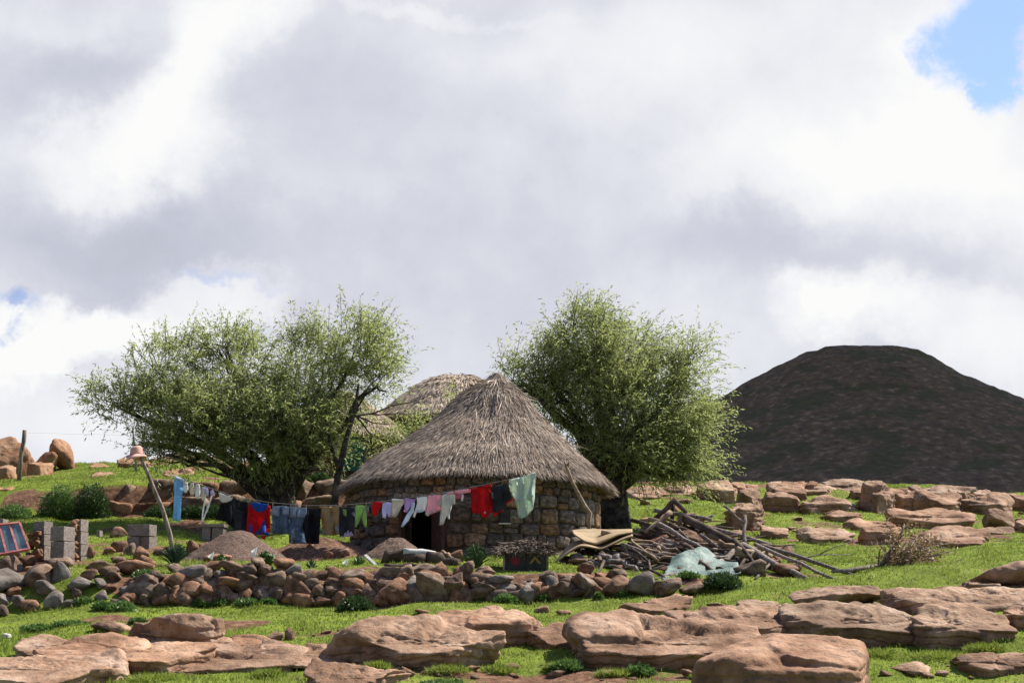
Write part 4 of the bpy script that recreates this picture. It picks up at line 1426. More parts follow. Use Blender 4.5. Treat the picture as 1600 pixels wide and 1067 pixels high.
def spiky(px, py, wpx, hpx, label, m_, n, seed, name, w_=.035, Y=None, arch=.5, flower=None):
    """rosette of long blades, each a part of the plant"""
    rng = random.Random(seed)
    Y = Y or yrow(px, py)
    b = gp(px, Y)
    k = Y / F
    t = thing(name, b, label, 'plant')
    for i in range(n):
        a = rng.uniform(0, 2 * math.pi)
        e = rng.random() ** .7
        rx = wpx / 2 * k * e
        h = hpx * k * math.sqrt(max(0.05, 1 - e * e * .85)) * rng.uniform(.85, 1.1)
        d = Vector((math.cos(a), math.sin(a) * .8, 0))
        s = Vector((-math.sin(a), math.cos(a), 0)) * w_
        r0 = b + d * .03 + Vector((0, 0, -.03))
        p1 = b + d * rx * .4 + Vector((0, 0, h * .6))
        p2 = b + d * rx * .8 + Vector((0, 0, h * (.95)))
        p3 = b + d * rx * 1.1 + Vector((0, 0, h * (1.0 - arch * e * .3)))
        up = Vector((0, 0, .012)) + d * -.008
        V = [r0 - s * .6, r0 + s * .6, p1 - s * .55, p1 + s * .55, p2 - s * .35, p2 + s * .35, p3, p1 - up * 1.6, p2 - up]
        Fc = [(0, 1, 3, 2), (2, 3, 5, 4), (4, 5, 6), (0, 2, 7), (1, 7, 3), (2, 4, 8, 7), (3, 7, 8, 5), (4, 6, 8), (5, 8, 6)]
        add('leaf', mesh('leaf', V, Fc, tint=[rng.uniform(.2, .9)] * 9), m_, t)
    if flower:
        for fx, fy in flower:
            c = at(fx, fy, Y - .05)
            st = tube([b, Vector((c.x, c.y, c.z))], [.008, .006], 5)
            fl = add('flower_stem', mesh('flower_stem', *st), 'weed_leaf', t)
            V, Fc = [], []
            for q in range(9):
                th = 2 * math.pi * q / 9
                V.append(c + Vector((math.cos(th) * .012, math.sin(th) * .012, 0)))
                V.append(c + Vector((math.cos(th) * .07 - .02, math.sin(th) * .05 - .03, .11 + .05 * math.cos(th))))
            for q in range(9):
                Fc.append((2 * q, 2 * ((q + 1) % 9), 2 * ((q + 1) % 9) + 1, 2 * q + 1))
            add('petal', mesh('petal', V, Fc), 'petal', fl)


spiky(272, 892, 60, 34, 'dark green clump of sword leaves at the foot of the leaning pole', 'iris_leaf', 150, 1, 'iris_clump', .016, Y=36.6)
spiky(744, 894, 54, 38, 'spiky aloe rosette in front of the hut wall', 'aloe_leaf', 130, 2, 'aloe', .030, Y=35.9)
spiky(415, 890, 50, 26, 'broad-leaved lily with white flowers on the terrace', 'weed_leaf', 60, 3, 'lily', .075, Y=36.0, arch=1.2, flower=[(397, 872), (399, 866)])
spiky(345, 884, 22, 16, 'small white-flowered lily beside the leaning pole', 'weed_leaf', 26, 4, 'lily', .05, Y=36.4, arch=1.2, flower=[(331, 874)])
spiky(486, 886, 24, 20, 'thin grey-green leek-like plant on the terrace', 'iris_leaf', 30, 5, 'herb', .018, Y=36.2)
spiky(560, 888, 30, 18, 'bright fern-like plant by the white planks', 'weed_leaf', 46, 6, 'fern', .03, Y=36.2, arch=1.0, flower=[(541, 884)])
# ------------------------------------------------------------------ washing line
LX = [200, 213, 272, 320, 365, 420, 480, 530, 580, 640, 700, 735, 770, 800, 838, 885]
LYp = [717, 722, 744, 760, 776, 785.5, 790.5, 790, 786, 778.5, 769.5, 762, 755, 748.5, 740, 727]


def lineY(px):
    return 40.9 - .55 * (px - 213) / 672.0


def line_row(px):
    return float(np.interp(px, LX, LYp))


CLOTH = {}


def cloth(name, c0, c1=None, trans=.35, scale=5):
    if c1 is None:
        c1 = tuple(min(.85, x * 1.25 + .01) for x in c0)
    mat(name, [(0, c0), (1, c1)], scale, .9, .35, 40, trans=trans, spec=.1)


cloth('light_blue_cloth', (.22, .42, .62))
cloth('white_cloth', (.68, .68, .68), (.78, .78, .77))
cloth('cream_cloth', (.56, .52, .43))
cloth('stone_cloth', (.52, .51, .47))
cloth('black_cloth', (.010, .010, .012), (.022, .022, .025), .08)
cloth('charcoal_cloth', (.022, .023, .026), (.045, .046, .05), .1)
cloth('red_cloth', (.50, .012, .016), (.60, .025, .03))
cloth('blue_cloth', (.018, .075, .34), (.03, .12, .46))
cloth('denim', (.055, .085, .135), (.13, .19, .26), .15, 9)
cloth('pale_denim', (.20, .26, .33), (.32, .38, .44), .2, 9)
cloth('khaki_cloth', (.30, .21, .10), (.38, .28, .15), .25)
cloth('patch_cloth', (.30, .31, .30))
cloth('lime_cloth', (.28, .46, .14))
cloth('lavender_cloth', (.50, .49, .68))
cloth('lilac_cloth', (.48, .33, .58))
cloth('pale_blue_cloth', (.54, .60, .70))
cloth('pink_cloth', (.68, .36, .42))
cloth('rose_cloth', (.48, .15, .22))
cloth('mint_cloth', (.50, .63, .53), (.68, .74, .62), .45, 2)
cloth('grey_cloth', (.20, .21, .24))

z2 = lambda L: [(250 + x / 5.3333, 720 + y / 5.3333) for x, y in L]
z3 = lambda L: [(530 + x / 5.3333, 720 + y / 5.3333) for x, y in L]
z4 = lambda L: [(780 + x / 5.3333, 720 + y / 5.3333) for x, y in L]


def flat_cloth(name, poly, m_, parent=None, proud=0.0, fold=.10, seed=0, thick=.012, yoff=0.0, **kw):
    """hanging cloth: the outline gridded, thrown into folds and given thickness"""
    bm = bmesh.new()
    cx = sum(p[0] for p in poly) / len(poly)
    Yb = lineY(cx) + yoff
    vs = [bm.verts.new(at(px, py, Yb)) for px, py in poly]
    bm.faces.new(vs)
    bmesh.ops.triangulate(bm, faces=bm.faces[:])
    xs = [v.co.x for v in vs]
    zs = [v.co.z for v in vs]
    step = max(.05, min(.09, (max(xs) - min(xs)) / 7))
    x = min(xs) + step
    while x < max(xs):
        bmesh.ops.bisect_plane(bm, geom=bm.verts[:] + bm.edges[:] + bm.faces[:], plane_co=(x, 0, 0), plane_no=(1, 0, 0))
        x += step
    z = min(zs) + .08
    while z < max(zs):
        bmesh.ops.bisect_plane(bm, geom=bm.verts[:] + bm.edges[:] + bm.faces[:], plane_co=(0, 0, z), plane_no=(0, 0, 1))
        z += .08
    zt = max(zs)
    for v in bm.verts:
        px = 800 + F * v.co.x / v.co.y
        dn = min(1.0, max(0.0, (zt - v.co.z)) / .35 + .25)
        w_ = math.sin(v.co.x * 21 + seed * 1.7 + v.co.z * 2.5) * .6 + math.sin(v.co.x * 47 + seed * 3.1 - v.co.z * 5) * .3
        w_ += (mnoise.noise(Vector((v.co.x * 5, v.co.z * 5, seed * 3.3)))) * .9
        v.co.y += w_ * fold * dn - proud
    me = bpy.data.meshes.new(name)
    bm.to_mesh(me)
    bm.free()
    me.polygons.foreach_set('use_smooth', np.ones(len(me.polygons), bool))
    o = add(name, me, m_, parent, **kw)
    s = o.modifiers.new('thickness', 'SOLIDIFY')
    s.thickness = thick
    s.offset = 0.0
    return o


def garment(name, label, cat, body, m_, extras=(), **kw):
    """a thing with a body and differently coloured pieces; extras: (part name, outline, material)"""
    seed = len(bpy.data.objects)
    if not extras:
        return flat_cloth(name, body, m_, seed=seed, label=label, cat=cat, **kw)
    cx = sum(p[0] for p in body) / len(body)
    t = thing(name, at(cx, max(p[1] for p in body), lineY(cx)), label, cat)
    flat_cloth('body', body, m_, t, seed=seed, **kw)
    for n_, pl, mm in extras:
        flat_cloth(n_, pl, mm, t, seed=seed, proud=.02, **kw)
    return t


garment('trousers', 'long light blue trousers hanging at the left end of the line', 'trousers',
        z2([(128, 125), (205, 160), (198, 200), (188, 260), (180, 340), (178, 420), (170, 510), (140, 500), (105, 492), (110, 400), (112, 300), (110, 240), (116, 180)]), 'light_blue_cloth', [('waistband', z2([(127, 122), (206, 158), (203, 176), (126, 142)]), 'pale_blue_cloth')])
for i, (x, y, lb) in enumerate([(212, 185, 'first'), (265, 190, 'second'), (313, 200, 'third'), (362, 225, 'fourth')]):
    h = [82, 100, 118, 112][i]
    garment('baby_bootee', 'white baby bootee, %s of four along the line from the blue trousers' % lb, 'bootee',
            z2([(x - 12, y - 6), (x + 14, y - 4), (x + 16, y + h * .3), (x + 20, y + h * .72), (x + 8, y + h), (x - 12, y + h * .92), (x - 18, y + h * .6), (x - 12, y + h * .25)]), 'cream_cloth' if i % 2 else 'white_cloth', fold=.02, thick=.03,
            extras=[('ankle_band', z2([(x - 12, y - 8), (x + 14, y - 5), (x + 14, y + 14), (x - 12, y + 12)]), 'white_cloth')])
b_ = garment('bib', 'lavender-white bib with long dangling ties', 'bib', z2([(378, 215), (400, 225), (405, 300), (392, 290), (385, 265), (372, 300), (366, 280), (372, 240)]), 'lavender_cloth', fold=.03,
             extras=[('tie', z2([(378, 290), (386, 292), (364, 420), (352, 510), (346, 505), (354, 410)]), 'white_cloth'), ('tie', z2([(432, 270), (442, 272), (400, 410), (356, 515), (348, 512), (390, 400)]), 'white_cloth'),
                     ('bow', z2([(418, 250), (440, 242), (454, 262), (452, 292), (440, 282), (424, 288)]), 'lavender_cloth')])
garment('underpants', 'off-white underpants left of the dark jackets', 'underwear', z2([(488, 262), (605, 308), (598, 325), (560, 345), (520, 348), (500, 330)]), 'stone_cloth', fold=.02, extras=[('waistband', z2([(488, 260), (606, 306), (604, 318), (490, 274)]), 'white_cloth')])
garment('skirt', 'black skirt behind the charcoal jacket', 'skirt', z2([(520, 300), (612, 330), (620, 430), (612, 560), (585, 540), (540, 500), (470, 490), (500, 400)]), 'black_cloth', yoff=.05)
garment('jacket', 'charcoal hooded jacket left of the red and blue one', 'jacket', z2([(600, 310), (735, 345), (738, 380), (728, 460), (722, 600), (660, 605), (650, 570), (600, 580), (612, 450), (622, 400)]), 'charcoal_cloth',
        [('hood', z2([(625, 320), (720, 343), (712, 400), (680, 415), (645, 395)]), 'black_cloth'), ('cuff', z2([(735, 600), (762, 605), (760, 640), (740, 638)]), 'black_cloth')])
garment('jacket', 'red jacket with blue hood and blue side panels', 'jacket', z2([(738, 365), (760, 345), (895, 365), (918, 375), (915, 480), (912, 620), (880, 615), (875, 605), (780, 600), (775, 605), (722, 602), (730, 480)]), 'red_cloth',
        [('hood', z2([(752, 348), (800, 345), (900, 362), (890, 400), (840, 430), (800, 420), (770, 392)]), 'blue_cloth'), ('side_panel', z2([(740, 470), (765, 500), (775, 600), (724, 602)]), 'blue_cloth'),
         ('side_panel', z2([(868, 480), (880, 520), (884, 612), (815, 592), (850, 540)]), 'blue_cloth'), ('hem', z2([(778, 590), (912, 598), (910, 620), (780, 608)]), 'blue_cloth'),
         ('cuff', z2([(778, 608), (806, 606), (806, 634), (782, 632)]), 'red_cloth'), ('cuff', z2([(850, 620), (880, 622), (880, 655), (852, 650)]), 'red_cloth')])
garment('denim_shorts', 'rolled blue denim shorts right of the red and blue jacket', 'shorts', z2([(940, 375), (998, 378), (1002, 460), (1025, 470), (1026, 375), (1078, 382), (1075, 610), (940, 605), (936, 470)]), 'denim', [('turn_up', z2([(938, 376), (998, 380), (996, 465), (937, 450)]), 'pale_denim'), ('turn_up', z2([(1027, 376), (1078, 383), (1076, 450), (1024, 445)]), 'pale_denim')])
garment('jeans', 'faded blue jeans hanging beside the denim shorts', 'jeans', z2([(1082, 380), (1224, 390), (1222, 480), (1218, 600), (1210, 690), (1075, 685), (1074, 560), (1080, 470)]), 'denim', [('turn_up', z2([(1082, 380), (1138, 384), (1138, 470), (1080, 470)]), 'pale_denim'), ('turn_up', z2([(1146, 385), (1224, 391), (1222, 475), (1148, 470)]), 'pale_denim'), ('knee_fade', z2([(1090, 580), (1120, 560), (1130, 640), (1095, 680)]), 'pale_denim')])
garment('trousers', 'black trousers between the jeans and the tan pair', 'trousers', z2([(1228, 390), (1258, 395), (1262, 470), (1276, 480), (1280, 400), (1340, 392), (1338, 500), (1326, 690), (1222, 688), (1226, 520), (1190, 540), (1215, 450)]), 'black_cloth')
garment('trousers', 'tan trousers with grey knee patches', 'trousers', z2([(1338, 380), (1410, 380), (1412, 430), (1432, 440), (1430, 378), (1500, 375), (1500, 500), (1494, 610), (1440, 620), (1350, 610), (1345, 500)]), 'khaki_cloth', [('patch', z2([(1348, 560), (1385, 585), (1390, 622), (1350, 612)]), 'patch_cloth'), ('patch', z2([(1455, 545), (1495, 520), (1496, 608), (1460, 610)]), 'patch_cloth')])
garment('skirt', 'dark skirt with white hem left of the lime leggings', 'skirt', z3([(2, 380), (135, 385), (130, 480), (125, 620), (5, 635), (2, 500)]), 'charcoal_cloth', [('hem', z3([(5, 612), (75, 605), (76, 575), (122, 572), (124, 622), (5, 640)]), 'lavender_cloth'), ('cut_out', z3([(28, 400), (62, 402), (62, 460), (35, 455)]), 'lime_cloth')])
garment('leggings', 'lime green baby leggings on the line', 'leggings', z3([(135, 368), (222, 372), (226, 440), (230, 550), (212, 552), (198, 480), (182, 452), (165, 462), (148, 500), (140, 552), (130, 545), (136, 450)]), 'lime_cloth', fold=.03)
garment('sock', 'small grey sock beside the lime leggings', 'sock', z3([(226, 372), (246, 375), (248, 430), (232, 436), (225, 410)]), 'grey_cloth', fold=.02)
garment('sock', 'small black sock beside the red baby trousers', 'sock', z3([(249, 380), (266, 382), (268, 432), (252, 436)]), 'black_cloth', fold=.02)
garment('baby_trousers', 'little red baby trousers left of the lavender top', 'trousers', z3([(270, 338), (362, 342), (362, 372), (330, 378), (325, 400), (310, 420), (304, 462), (275, 450), (270, 400)]), 'red_cloth', fold=.03)
garment('baby_shirt', 'lavender baby top with short sleeves', 'baby top', z3([(362, 345), (436, 345), (432, 400), (428, 470), (415, 470), (412, 430), (395, 440), (385, 482), (362, 470), (356, 410)]), 'lavender_cloth', fold=.03)
garment('shorts', 'cream shorts right of the lavender baby top', 'shorts', z3([(438, 315), (546, 322), (540, 355), (515, 385), (480, 400), (475, 468), (430, 468), (436, 390)]), 'cream_cloth', [('waistband', z3([(438, 314), (547, 321), (545, 338), (438, 332)]), 'white_cloth')], fold=.03)
garment('baby_shirt', 'lilac baby top next to the cream shorts', 'baby top', z3([(550, 312), (636, 320), (622, 360), (595, 380), (562, 432), (540, 420), (545, 370)]), 'lilac_cloth', fold=.03)
garment('baby_trousers', 'pale blue-white baby trousers blown sideways', 'trousers', z3([(605, 345), (632, 350), (620, 420), (575, 500), (530, 550), (512, 545), (560, 450), (595, 400)]), 'pale_blue_cloth', fold=.03, yoff=-.03)
garment('baby_shirt', 'white long-sleeved baby top on the line', 'baby top', z3([(645, 305), (735, 295), (736, 340), (720, 410), (690, 425), (645, 430), (628, 475), (614, 460), (635, 400), (650, 350)]), 'white_cloth', [('hem', z3([(645, 415), (692, 412), (690, 427), (644, 432)]), 'pale_blue_cloth')], fold=.03)
garment('baby_shirt', 'pink baby top right of the white top', 'baby top', z3([(738, 290), (850, 282), (850, 340), (848, 410), (755, 415), (745, 455), (716, 445), (730, 400), (740, 340)]), 'pink_cloth', [('cuff', z3([(722, 430), (755, 420), (745, 462), (718, 450)]), 'white_cloth')], fold=.03)
garment('baby_suit', 'off-white footed baby suit hanging under the pink cloth', 'baby suit', z3([(850, 285), (900, 272), (965, 280), (965, 360), (948, 362), (945, 330), (930, 380), (920, 440), (922, 488), (905, 480), (900, 450), (885, 480), (868, 530), (835, 535), (838, 500), (852, 430), (850, 370), (838, 380), (820, 350), (842, 320)]), 'stone_cloth', [('collar', z3([(885, 275), (925, 273), (908, 330), (895, 320)]), 'white_cloth')], fold=.03)
garment('pillowcase', 'pink cloth folded flat over the line', 'cloth', z3([(895, 265), (1000, 242), (1092, 232), (1092, 262), (1000, 275), (900, 282)]), 'pink_cloth', fold=.03)
garment('baby_shorts', 'small rose-coloured shorts under the pink cloth', 'shorts', z3([(968, 272), (1036, 266), (1035, 330), (1020, 335), (1014, 310), (975, 320)]), 'rose_cloth', [('trim', z3([(1022, 278), (1036, 276), (1030, 336), (1014, 332)]), 'white_cloth')], fold=.03)
garment('shirt', 'bright red shirt near the right end of the line', 'shirt', z3([(1094, 232), (1180, 215), (1266, 195), (1266, 260), (1272, 350), (1282, 425), (1245, 440), (1240, 470), (1215, 465), (1190, 472), (1180, 440), (1110, 432), (1098, 390), (1104, 320)]), 'red_cloth', [('hem', z3([(1094, 230), (1250, 200), (1262, 190), (1266, 210), (1096, 255)]), 'red_cloth'), ('badge', z3([(1208, 425), (1220, 420), (1228, 430), (1220, 440), (1210, 438)]), 'white_cloth')])
garment('shirt', 'black shirt with red trim between red shirt and green cloth', 'shirt', z3([(1264, 215), (1330, 205), (1400, 180), (1412, 240), (1440, 310), (1400, 350), (1392, 400), (1330, 425), (1282, 440), (1278, 380), (1268, 300)]), 'charcoal_cloth',
        [('trim', z3([(1282, 425), (1330, 412), (1372, 405), (1372, 420), (1335, 428), (1290, 465), (1284, 462)]), 'red_cloth'), ('trim', z3([(1380, 348), (1445, 310), (1446, 326), (1384, 362)]), 'red_cloth'), ('print', z3([(1264, 262), (1300, 258), (1308, 300), (1270, 318)]), 'grey_cloth')])
garment('towel', 'pale green cloth blowing at the right end of the line', 'cloth', z4([(80, 155), (180, 135), (260, 108), (298, 92), (308, 108), (300, 200), (295, 310), (280, 405), (230, 455), (190, 482), (165, 470), (155, 380), (130, 320), (100, 270), (82, 210)]), 'mint_cloth', fold=.12, thick=.008)

# the line itself and its pegs
pts = [at(x, y - .8, lineY(x)) for x, y in zip(LX[1:], LYp[1:])]
add('washing_line', mesh('washing_line', *tube(pts, .006, 5)), 'metal_post', label='thin wire washing line strung between the two crooked poles', cat='line')
pegm = mesh('clothes_peg', *join([box(-.010, -.001, -.012, .012, -.05, .03), box(.001, .010, -.012, .012, -.05, .03), box(-.010, .010, -.005, .005, -.005, .005)]))
for px in (275, 289, 300, 309, 318, 332, 344, 363, 389, 419, 426, 454, 478, 500, 530, 540, 556, 572, 582, 600, 612, 632, 649, 668, 690, 710, 734, 770):
    p = at(px, line_row(px), lineY(px))
    add('clothes_peg', pegm, 'wood_tan', loc=p, label='little wooden peg clipping washing to the line', cat='peg', group='pegs on the washing line')

# poles
def pole(name, path, radii, m_, label, cat='pole', extra=None, sides=9):
    V, Fc = tube(path, radii, sides)
    if extra:
        V, Fc = join([(V, Fc)] + [tube(a, b, 7) for a, b in extra])
    return add(name, mesh(name, V, Fc, smooth=True), m_, label=label, cat=cat)


b0 = gp(271, 41.0)
b0.z -= .1
pole('line_pole', [b0, at(266, 835, 41), at(254, 795, 40.95), at(241, 765, 40.95), at(229, 735, 40.9), at(220, 715, 40.9), at(217, 706, 40.9)], [.055, .055, .052, .05, .046, .042, .04], 'wood_grey', 'leaning bare wooden pole at the left end of the washing line')
# brimmed hat on the pole
hp = at(213, 710, 40.88)
hat = thing('hat', hp, 'pink brimmed felt hat stuck on the leaning pole', 'hat')
V, Fc = [], []
prof = [(.005, .20), (.09, .195), (.135, .15), (.15, .03), (.155, .0), (.235, -.05), (.25, -.085)]
for r_, z in prof:
    for k in range(20):
        a = 2 * math.pi * k / 20
        V.append(Vector((hp.x + r_ * math.cos(a), hp.y + r_ * math.sin(a), hp.z + z + (.035 * math.cos(2 * a + .6) if r_ > .2 else 0) + .04 * math.cos(a) * (z + .05))))
for i in range(len(prof) - 1):
    for k in range(20):
        k2 = (k + 1) % 20
        Fc.append((i * 20 + k, (i + 1) * 20 + k, (i + 1) * 20 + k2, i * 20 + k2))
Fc.append(tuple(range(20)))
crown_f = [f for f in Fc if max(f) < 100 or len(f) > 4]
ho = add('crown', mesh('crown', V[:100], crown_f, smooth=True), 'felt_pink', hat)
ho.modifiers.new('thickness', 'SOLIDIFY').thickness = .008
br_f = [tuple(i - 80 for i in f) for f in Fc if min(f) >= 80]
ho = add('brim', mesh('brim', V[80:], br_f, smooth=True), 'felt_pink', hat)
ho.modifiers.new('thickness', 'SOLIDIFY').thickness = .008
b1 = gp(920, 40.0)
b1.z -= .1
pole('line_pole', [b1, at(921, 850, 40), at(920, 815, 40), at(922, 802, 40), at(914, 790, 40.02), at(902, 768, 40.05), at(894, 752, 40.1), at(888, 737, 40.12), at(885, 728, 40.12)], [.042, .042, .042, .055, .045, .042, .042, .04, .038], 'wood_tan',
     'crooked forked wooden pole at the right end of the washing line', extra=[([at(886, 732, 40.12), at(882, 720, 40.12)], [.035, .022]), ([at(886, 732, 40.12), at(890, 719, 40.14)], [.035, .02])])
p = gp(29, 55)
p.z -= .2
pole('fence_post', [p, at(33, 710, 55), at(37, 690, 55), at(39, 672, 55)], [.075, .07, .07, .075], 'wood_grey', 'leaning grey fence post among the left skyline boulders', 'post')
p = gp(213, 56)
p.z -= .2
pole('metal_post', [p, at(211, 705, 56), at(208, 668, 56)], [.045, .045, .04], 'metal_post', 'thin dark metal post behind the pink hat', 'post')
pts = wobble(at(39, 676, 55), at(208, 680, 56), 8, .02, random.Random(2))
add('fence_wire', mesh('fence_wire', *tube(pts, .002, 4)), 'metal_post', label='faint wire between the grey post and the metal post', cat='wire')

# ------------------------------------------------------------------ gravel heaps
def heap(px, py0, py1, wpx, Y, label, m_, seed, name='gravel_heap', dep=1.0, skew=0):
    k = Y / F
    b = gp(px, Y)
    top = at(px, py0, Y)
    h = top.z - b.z
    r_ = wpx / 2 * k
    n, mth = 34, 72
    V = []
    for i in range(n):
        s = i / (n - 1)
        for j in range(mth):
            a = 2 * math.pi * j / mth
            x = b.x + skew * (1 - s) * r_ + r_ * s * math.cos(a)
            y = Y + r_ * s * math.sin(a) * dep
            prof_ = 1 - s ** 1.12 - .10 * math.exp(-(s / .12) ** 2)
            V.append((x, y, gz(x, y) + (h + b.z - gz(b.x, Y)) * prof_ * 1.06 - .05 - (gz(x, y) - b.z) * prof_))
    V = np.array(V)
    V[:, 2] += (fbm(V * 2.5, seed, 3) - .5) * .14 + (fbm(V * 16, seed + 3, 3) - .5) * .055
    i = np.arange(n - 1)[:, None] * mth
    j = np.arange(mth)[None, :]
    j2 = (j + 1) % mth
    Fc = np.stack([i + j, i + mth + j, i + mth + j2, i + j2], -1).reshape(-1, 4)
    add(name, mesh(name, V, Fc), m_, label=label, cat='heap')


heap(372, 823, 876, 185, 39.2, 'large cone of grey-brown gravel under the dark jackets', 'gravel', 1, dep=.9)
heap(617, 834, 874, 130, 39.6, 'smaller gravel cone in front of the hut doorway', 'gravel', 2, dep=.8)
heap(500, 836, 872, 230, 41.6, 'low spread of reddish earth between the two gravel cones', 'earth', 3, 'earth_heap', dep=1.0)

# ------------------------------------------------------------------ half-built wall, blocks and window frame at the left
BLK = bevelled(mesh('block', *box(-.5, .5, -.5, .5, -.5, .5)), .035, 2)


def block(px0, px1, y0, y1, Y, dep, parent=None, yaw=0, rng=random, **kw):
    a, b = at(px0, y1, Y - dep / 2), at(px1, y0, Y - dep / 2)
    return add('concrete_block' if parent is None else 'block', BLK, 'concrete', parent, loc=((a.x + b.x) / 2, Y, (a.z + b.z) / 2), rot=(0, 0, yaw), scale=(b.x - a.x, dep, b.z - a.z - .006), **kw)


rng = random.Random(9)
t = thing('half_built_wall', gp(105, 37.6), 'half-built wall stub of concrete blocks and orange stones at the left', 'wall')
for (x0, x1, y0, y1) in [(81, 107, 822, 845), (81, 107, 845.5, 872), (81, 107, 872.5, 893)]:
    block(x0, x1, y0, y1, 37.9, .42, t, yaw=-.35)
for (x0, x1, y0, y1) in [(117, 131, 811, 830), (118, 131, 830.5, 850), (118, 131, 850.5, 868), (119, 131, 868.5, 890)]:
    block(x0, x1, y0, y1, 38.6, .30, t, yaw=-.35)
for k in range(34):
    px, py = rng.uniform(105, 120), rng.uniform(815, 888)
    s = rng.uniform(.10, .2)
    stone_obj(at(px, py, 38.2 + (px - 105) * .02), s * 1.2, .25, s, 'orange_rock', t, rng, .5)
t = thing('block_pillar', gp(65, 38.6), 'short concrete block pillar with stones beside the red window frame', 'pillar')
for (x0, x1, y0, y1) in [(55, 74, 814, 834), (56, 74, 834.5, 852), (57, 74, 852.5, 875)]:
    block(x0, x1, y0, y1, 38.7, .36, t, yaw=-.3)
for k in range(22):
    px, py = rng.uniform(42, 60), rng.uniform(832, 872)
    s = rng.uniform(.10, .2)
    stone_obj(at(px, py, 38.5), s * 1.2, .25, s, 'orange_rock', t, rng, .5)
yb = yrow(220, 857)
block(200, 221, 838, 858, yb + .15, .4, yaw=-.3, label='left lower concrete block of the small stack on the turf', cat='block')
block(221.5, 238, 838, 858, yb + .15, .4, yaw=-.3, label='right lower concrete block of the small stack on the turf', cat='block')
block(200, 239, 819, 837.5, yb + .15, .38, yaw=-.3, label='long concrete block on top of the small stack on the turf', cat='block')
yb = yrow(332, 848)
block(316, 330, 824, 852, yb, .4, yaw=-.1, label='left concrete block behind the large gravel cone', cat='block')
block(331, 350, 824, 852, yb, .4, yaw=-.1, label='right concrete block behind the large gravel cone', cat='block')
block(314, 352, 818, 823.5, yb, .44, yaw=-.1, label='pale concrete slab capping two blocks behind the gravel', cat='block')
block(-12, 5, 810, 838, 40.5, .4, label='concrete block cut by the left edge behind the red frame', cat='block')
# hollow blocks lying on the rubble
for (x0, x1, y0, y1, Y, yaw, lb) in [(66, 108, 896, 909, 35.2, .05, 'hollow concrete block lying on the rubble, holes facing out'), (108, 149, 889, 905, 35.6, .35, 'hollow concrete block lying askew beside the other one')]:
    c = at((x0 + x1) / 2, (y0 + y1) / 2, Y)
    wd, hh, dp = (x1 - x0) / F * Y, (y1 - y0) / F * Y, .28
    pr = [box(-wd / 2, wd / 2, -dp / 2, dp / 2, hh / 2 - .035, hh / 2), box(-wd / 2, wd / 2, -dp / 2, dp / 2, -hh / 2, -hh / 2 + .035)]
    for q in (-wd / 2, -.02, wd / 2 - .04):
        pr.append(box(q, q + .04, -dp / 2 + .002, dp / 2 - .002, -hh / 2 + .036, hh / 2 - .036))
    add('hollow_block', mesh('hollow_block', *join(pr)), 'concrete', loc=c, rot=(R(8), R(3), yaw), label=lb, cat='block')
block(150, 156, 828, 838, 41.5, .3, label='tiny broken block end on the turf behind the wall stub', cat='block')
loose('terrace', 186, 838, 30, 20, rng)

# red window frame leaning against the rubble
q = [at(-20, 822, 37.9), at(31, 817, 37.9), at(46, 858, 37.4), at(-10, 868, 37.4)]
t = thing('window_frame', gp(12, 37.4), 'red window frame with glass panes leaning at the left edge', 'window')


def quad_bar(a, b, w_, d_, name, m_, parent):
    V, Fc = tube([a, b], w_, 4)
    return add(name, mesh(name, V, Fc), m_, parent)


def lq(u, v):
    return q[0].lerp(q[1], u).lerp(q[3].lerp(q[2], u), v)


for (u0, v0, u1, v1) in [(0, 0, 1, 0), (0, 1, 1, 1), (0, 0, 0, 1), (1, 0, 1, 1), (.36, 0, .36, 1), (.68, 0, .68, 1)]:
    quad_bar(lq(u0, v0), lq(u1, v1), .042 if v0 == v1 else .03, .03, 'rail' if v0 == v1 else 'mullion', 'red_paint', t)
for (u0, u1) in ((.02, .34), (.38, .66), (.70, .98)):
    me = mesh('pane', [lq(u0, .04), lq(u1, .04), lq(u1, .96), lq(u0, .96)], [(0, 1, 2, 3)])
    add('pane', me, 'glass', t).modifiers.new('thickness', 'SOLIDIFY').thickness = .005

# ------------------------------------------------------------------ kennel, logs, planks
Yk = 35.2
kb = gp(824, Yk)
t = thing('kennel', kb, 'low dark kennel with shaggy roof and painted panels by the aloe', 'kennel')
x0, x1 = at(789, 880, Yk).x, at(854, 880, Yk).x
zt = at(820, 862, Yk).z
zb_ = kb.z - .05
add('body', mesh('body', *box(x0, x1, Yk, Yk + .75, zb_, zt)), 'black_panel', t)
for u0, u1 in ((.03, .48), (.52, .97)):
    pm = add('panel', mesh('panel', *box(x0 + (x1 - x0) * u0, x0 + (x1 - x0) * u1, Yk - .02, Yk - .002, zb_ + .05, zt - .02)), 'black_panel', t)
    if u0 < .1:
        c = at(805, 876, Yk - .03)
        V = [Vector((c.x + .10 * math.cos(a) * (1 + .2 * math.sin(3 * a)), Yk - .024, c.z + .085 * math.sin(a))) for a in [2 * math.pi * k / 18 for k in range(18)]]
        add('mark', mesh('mark', V, [tuple(range(18))]), 'red_mark', pm).modifiers.new('thickness', 'SOLIDIFY').thickness = .003
    else:
        c = at(836, 875, Yk - .03)
        V = [Vector((c.x + a, Yk - .024, c.z + b)) for a, b in [(-.12, -.06), (-.08, -.075), (0, .02), (.08, -.075), (.12, -.06), (.0, .09)]]
        add('mark', mesh('mark', V, [(0, 1, 2, 5), (2, 3, 4, 5)]), 'yellow_mark', pm).modifiers.new('thickness', 'SOLIDIFY').thickness = .003
for xx in (x0 - .02, x1 + .02):
    add('post', mesh('post', *box(xx - .018, xx + .018, Yk - .03, Yk + .01, zb_, zt)), 'wood_grey', t)
nr = np.random.default_rng(5)
n = 2600
u = nr.uniform(0, 1, (n, 2))
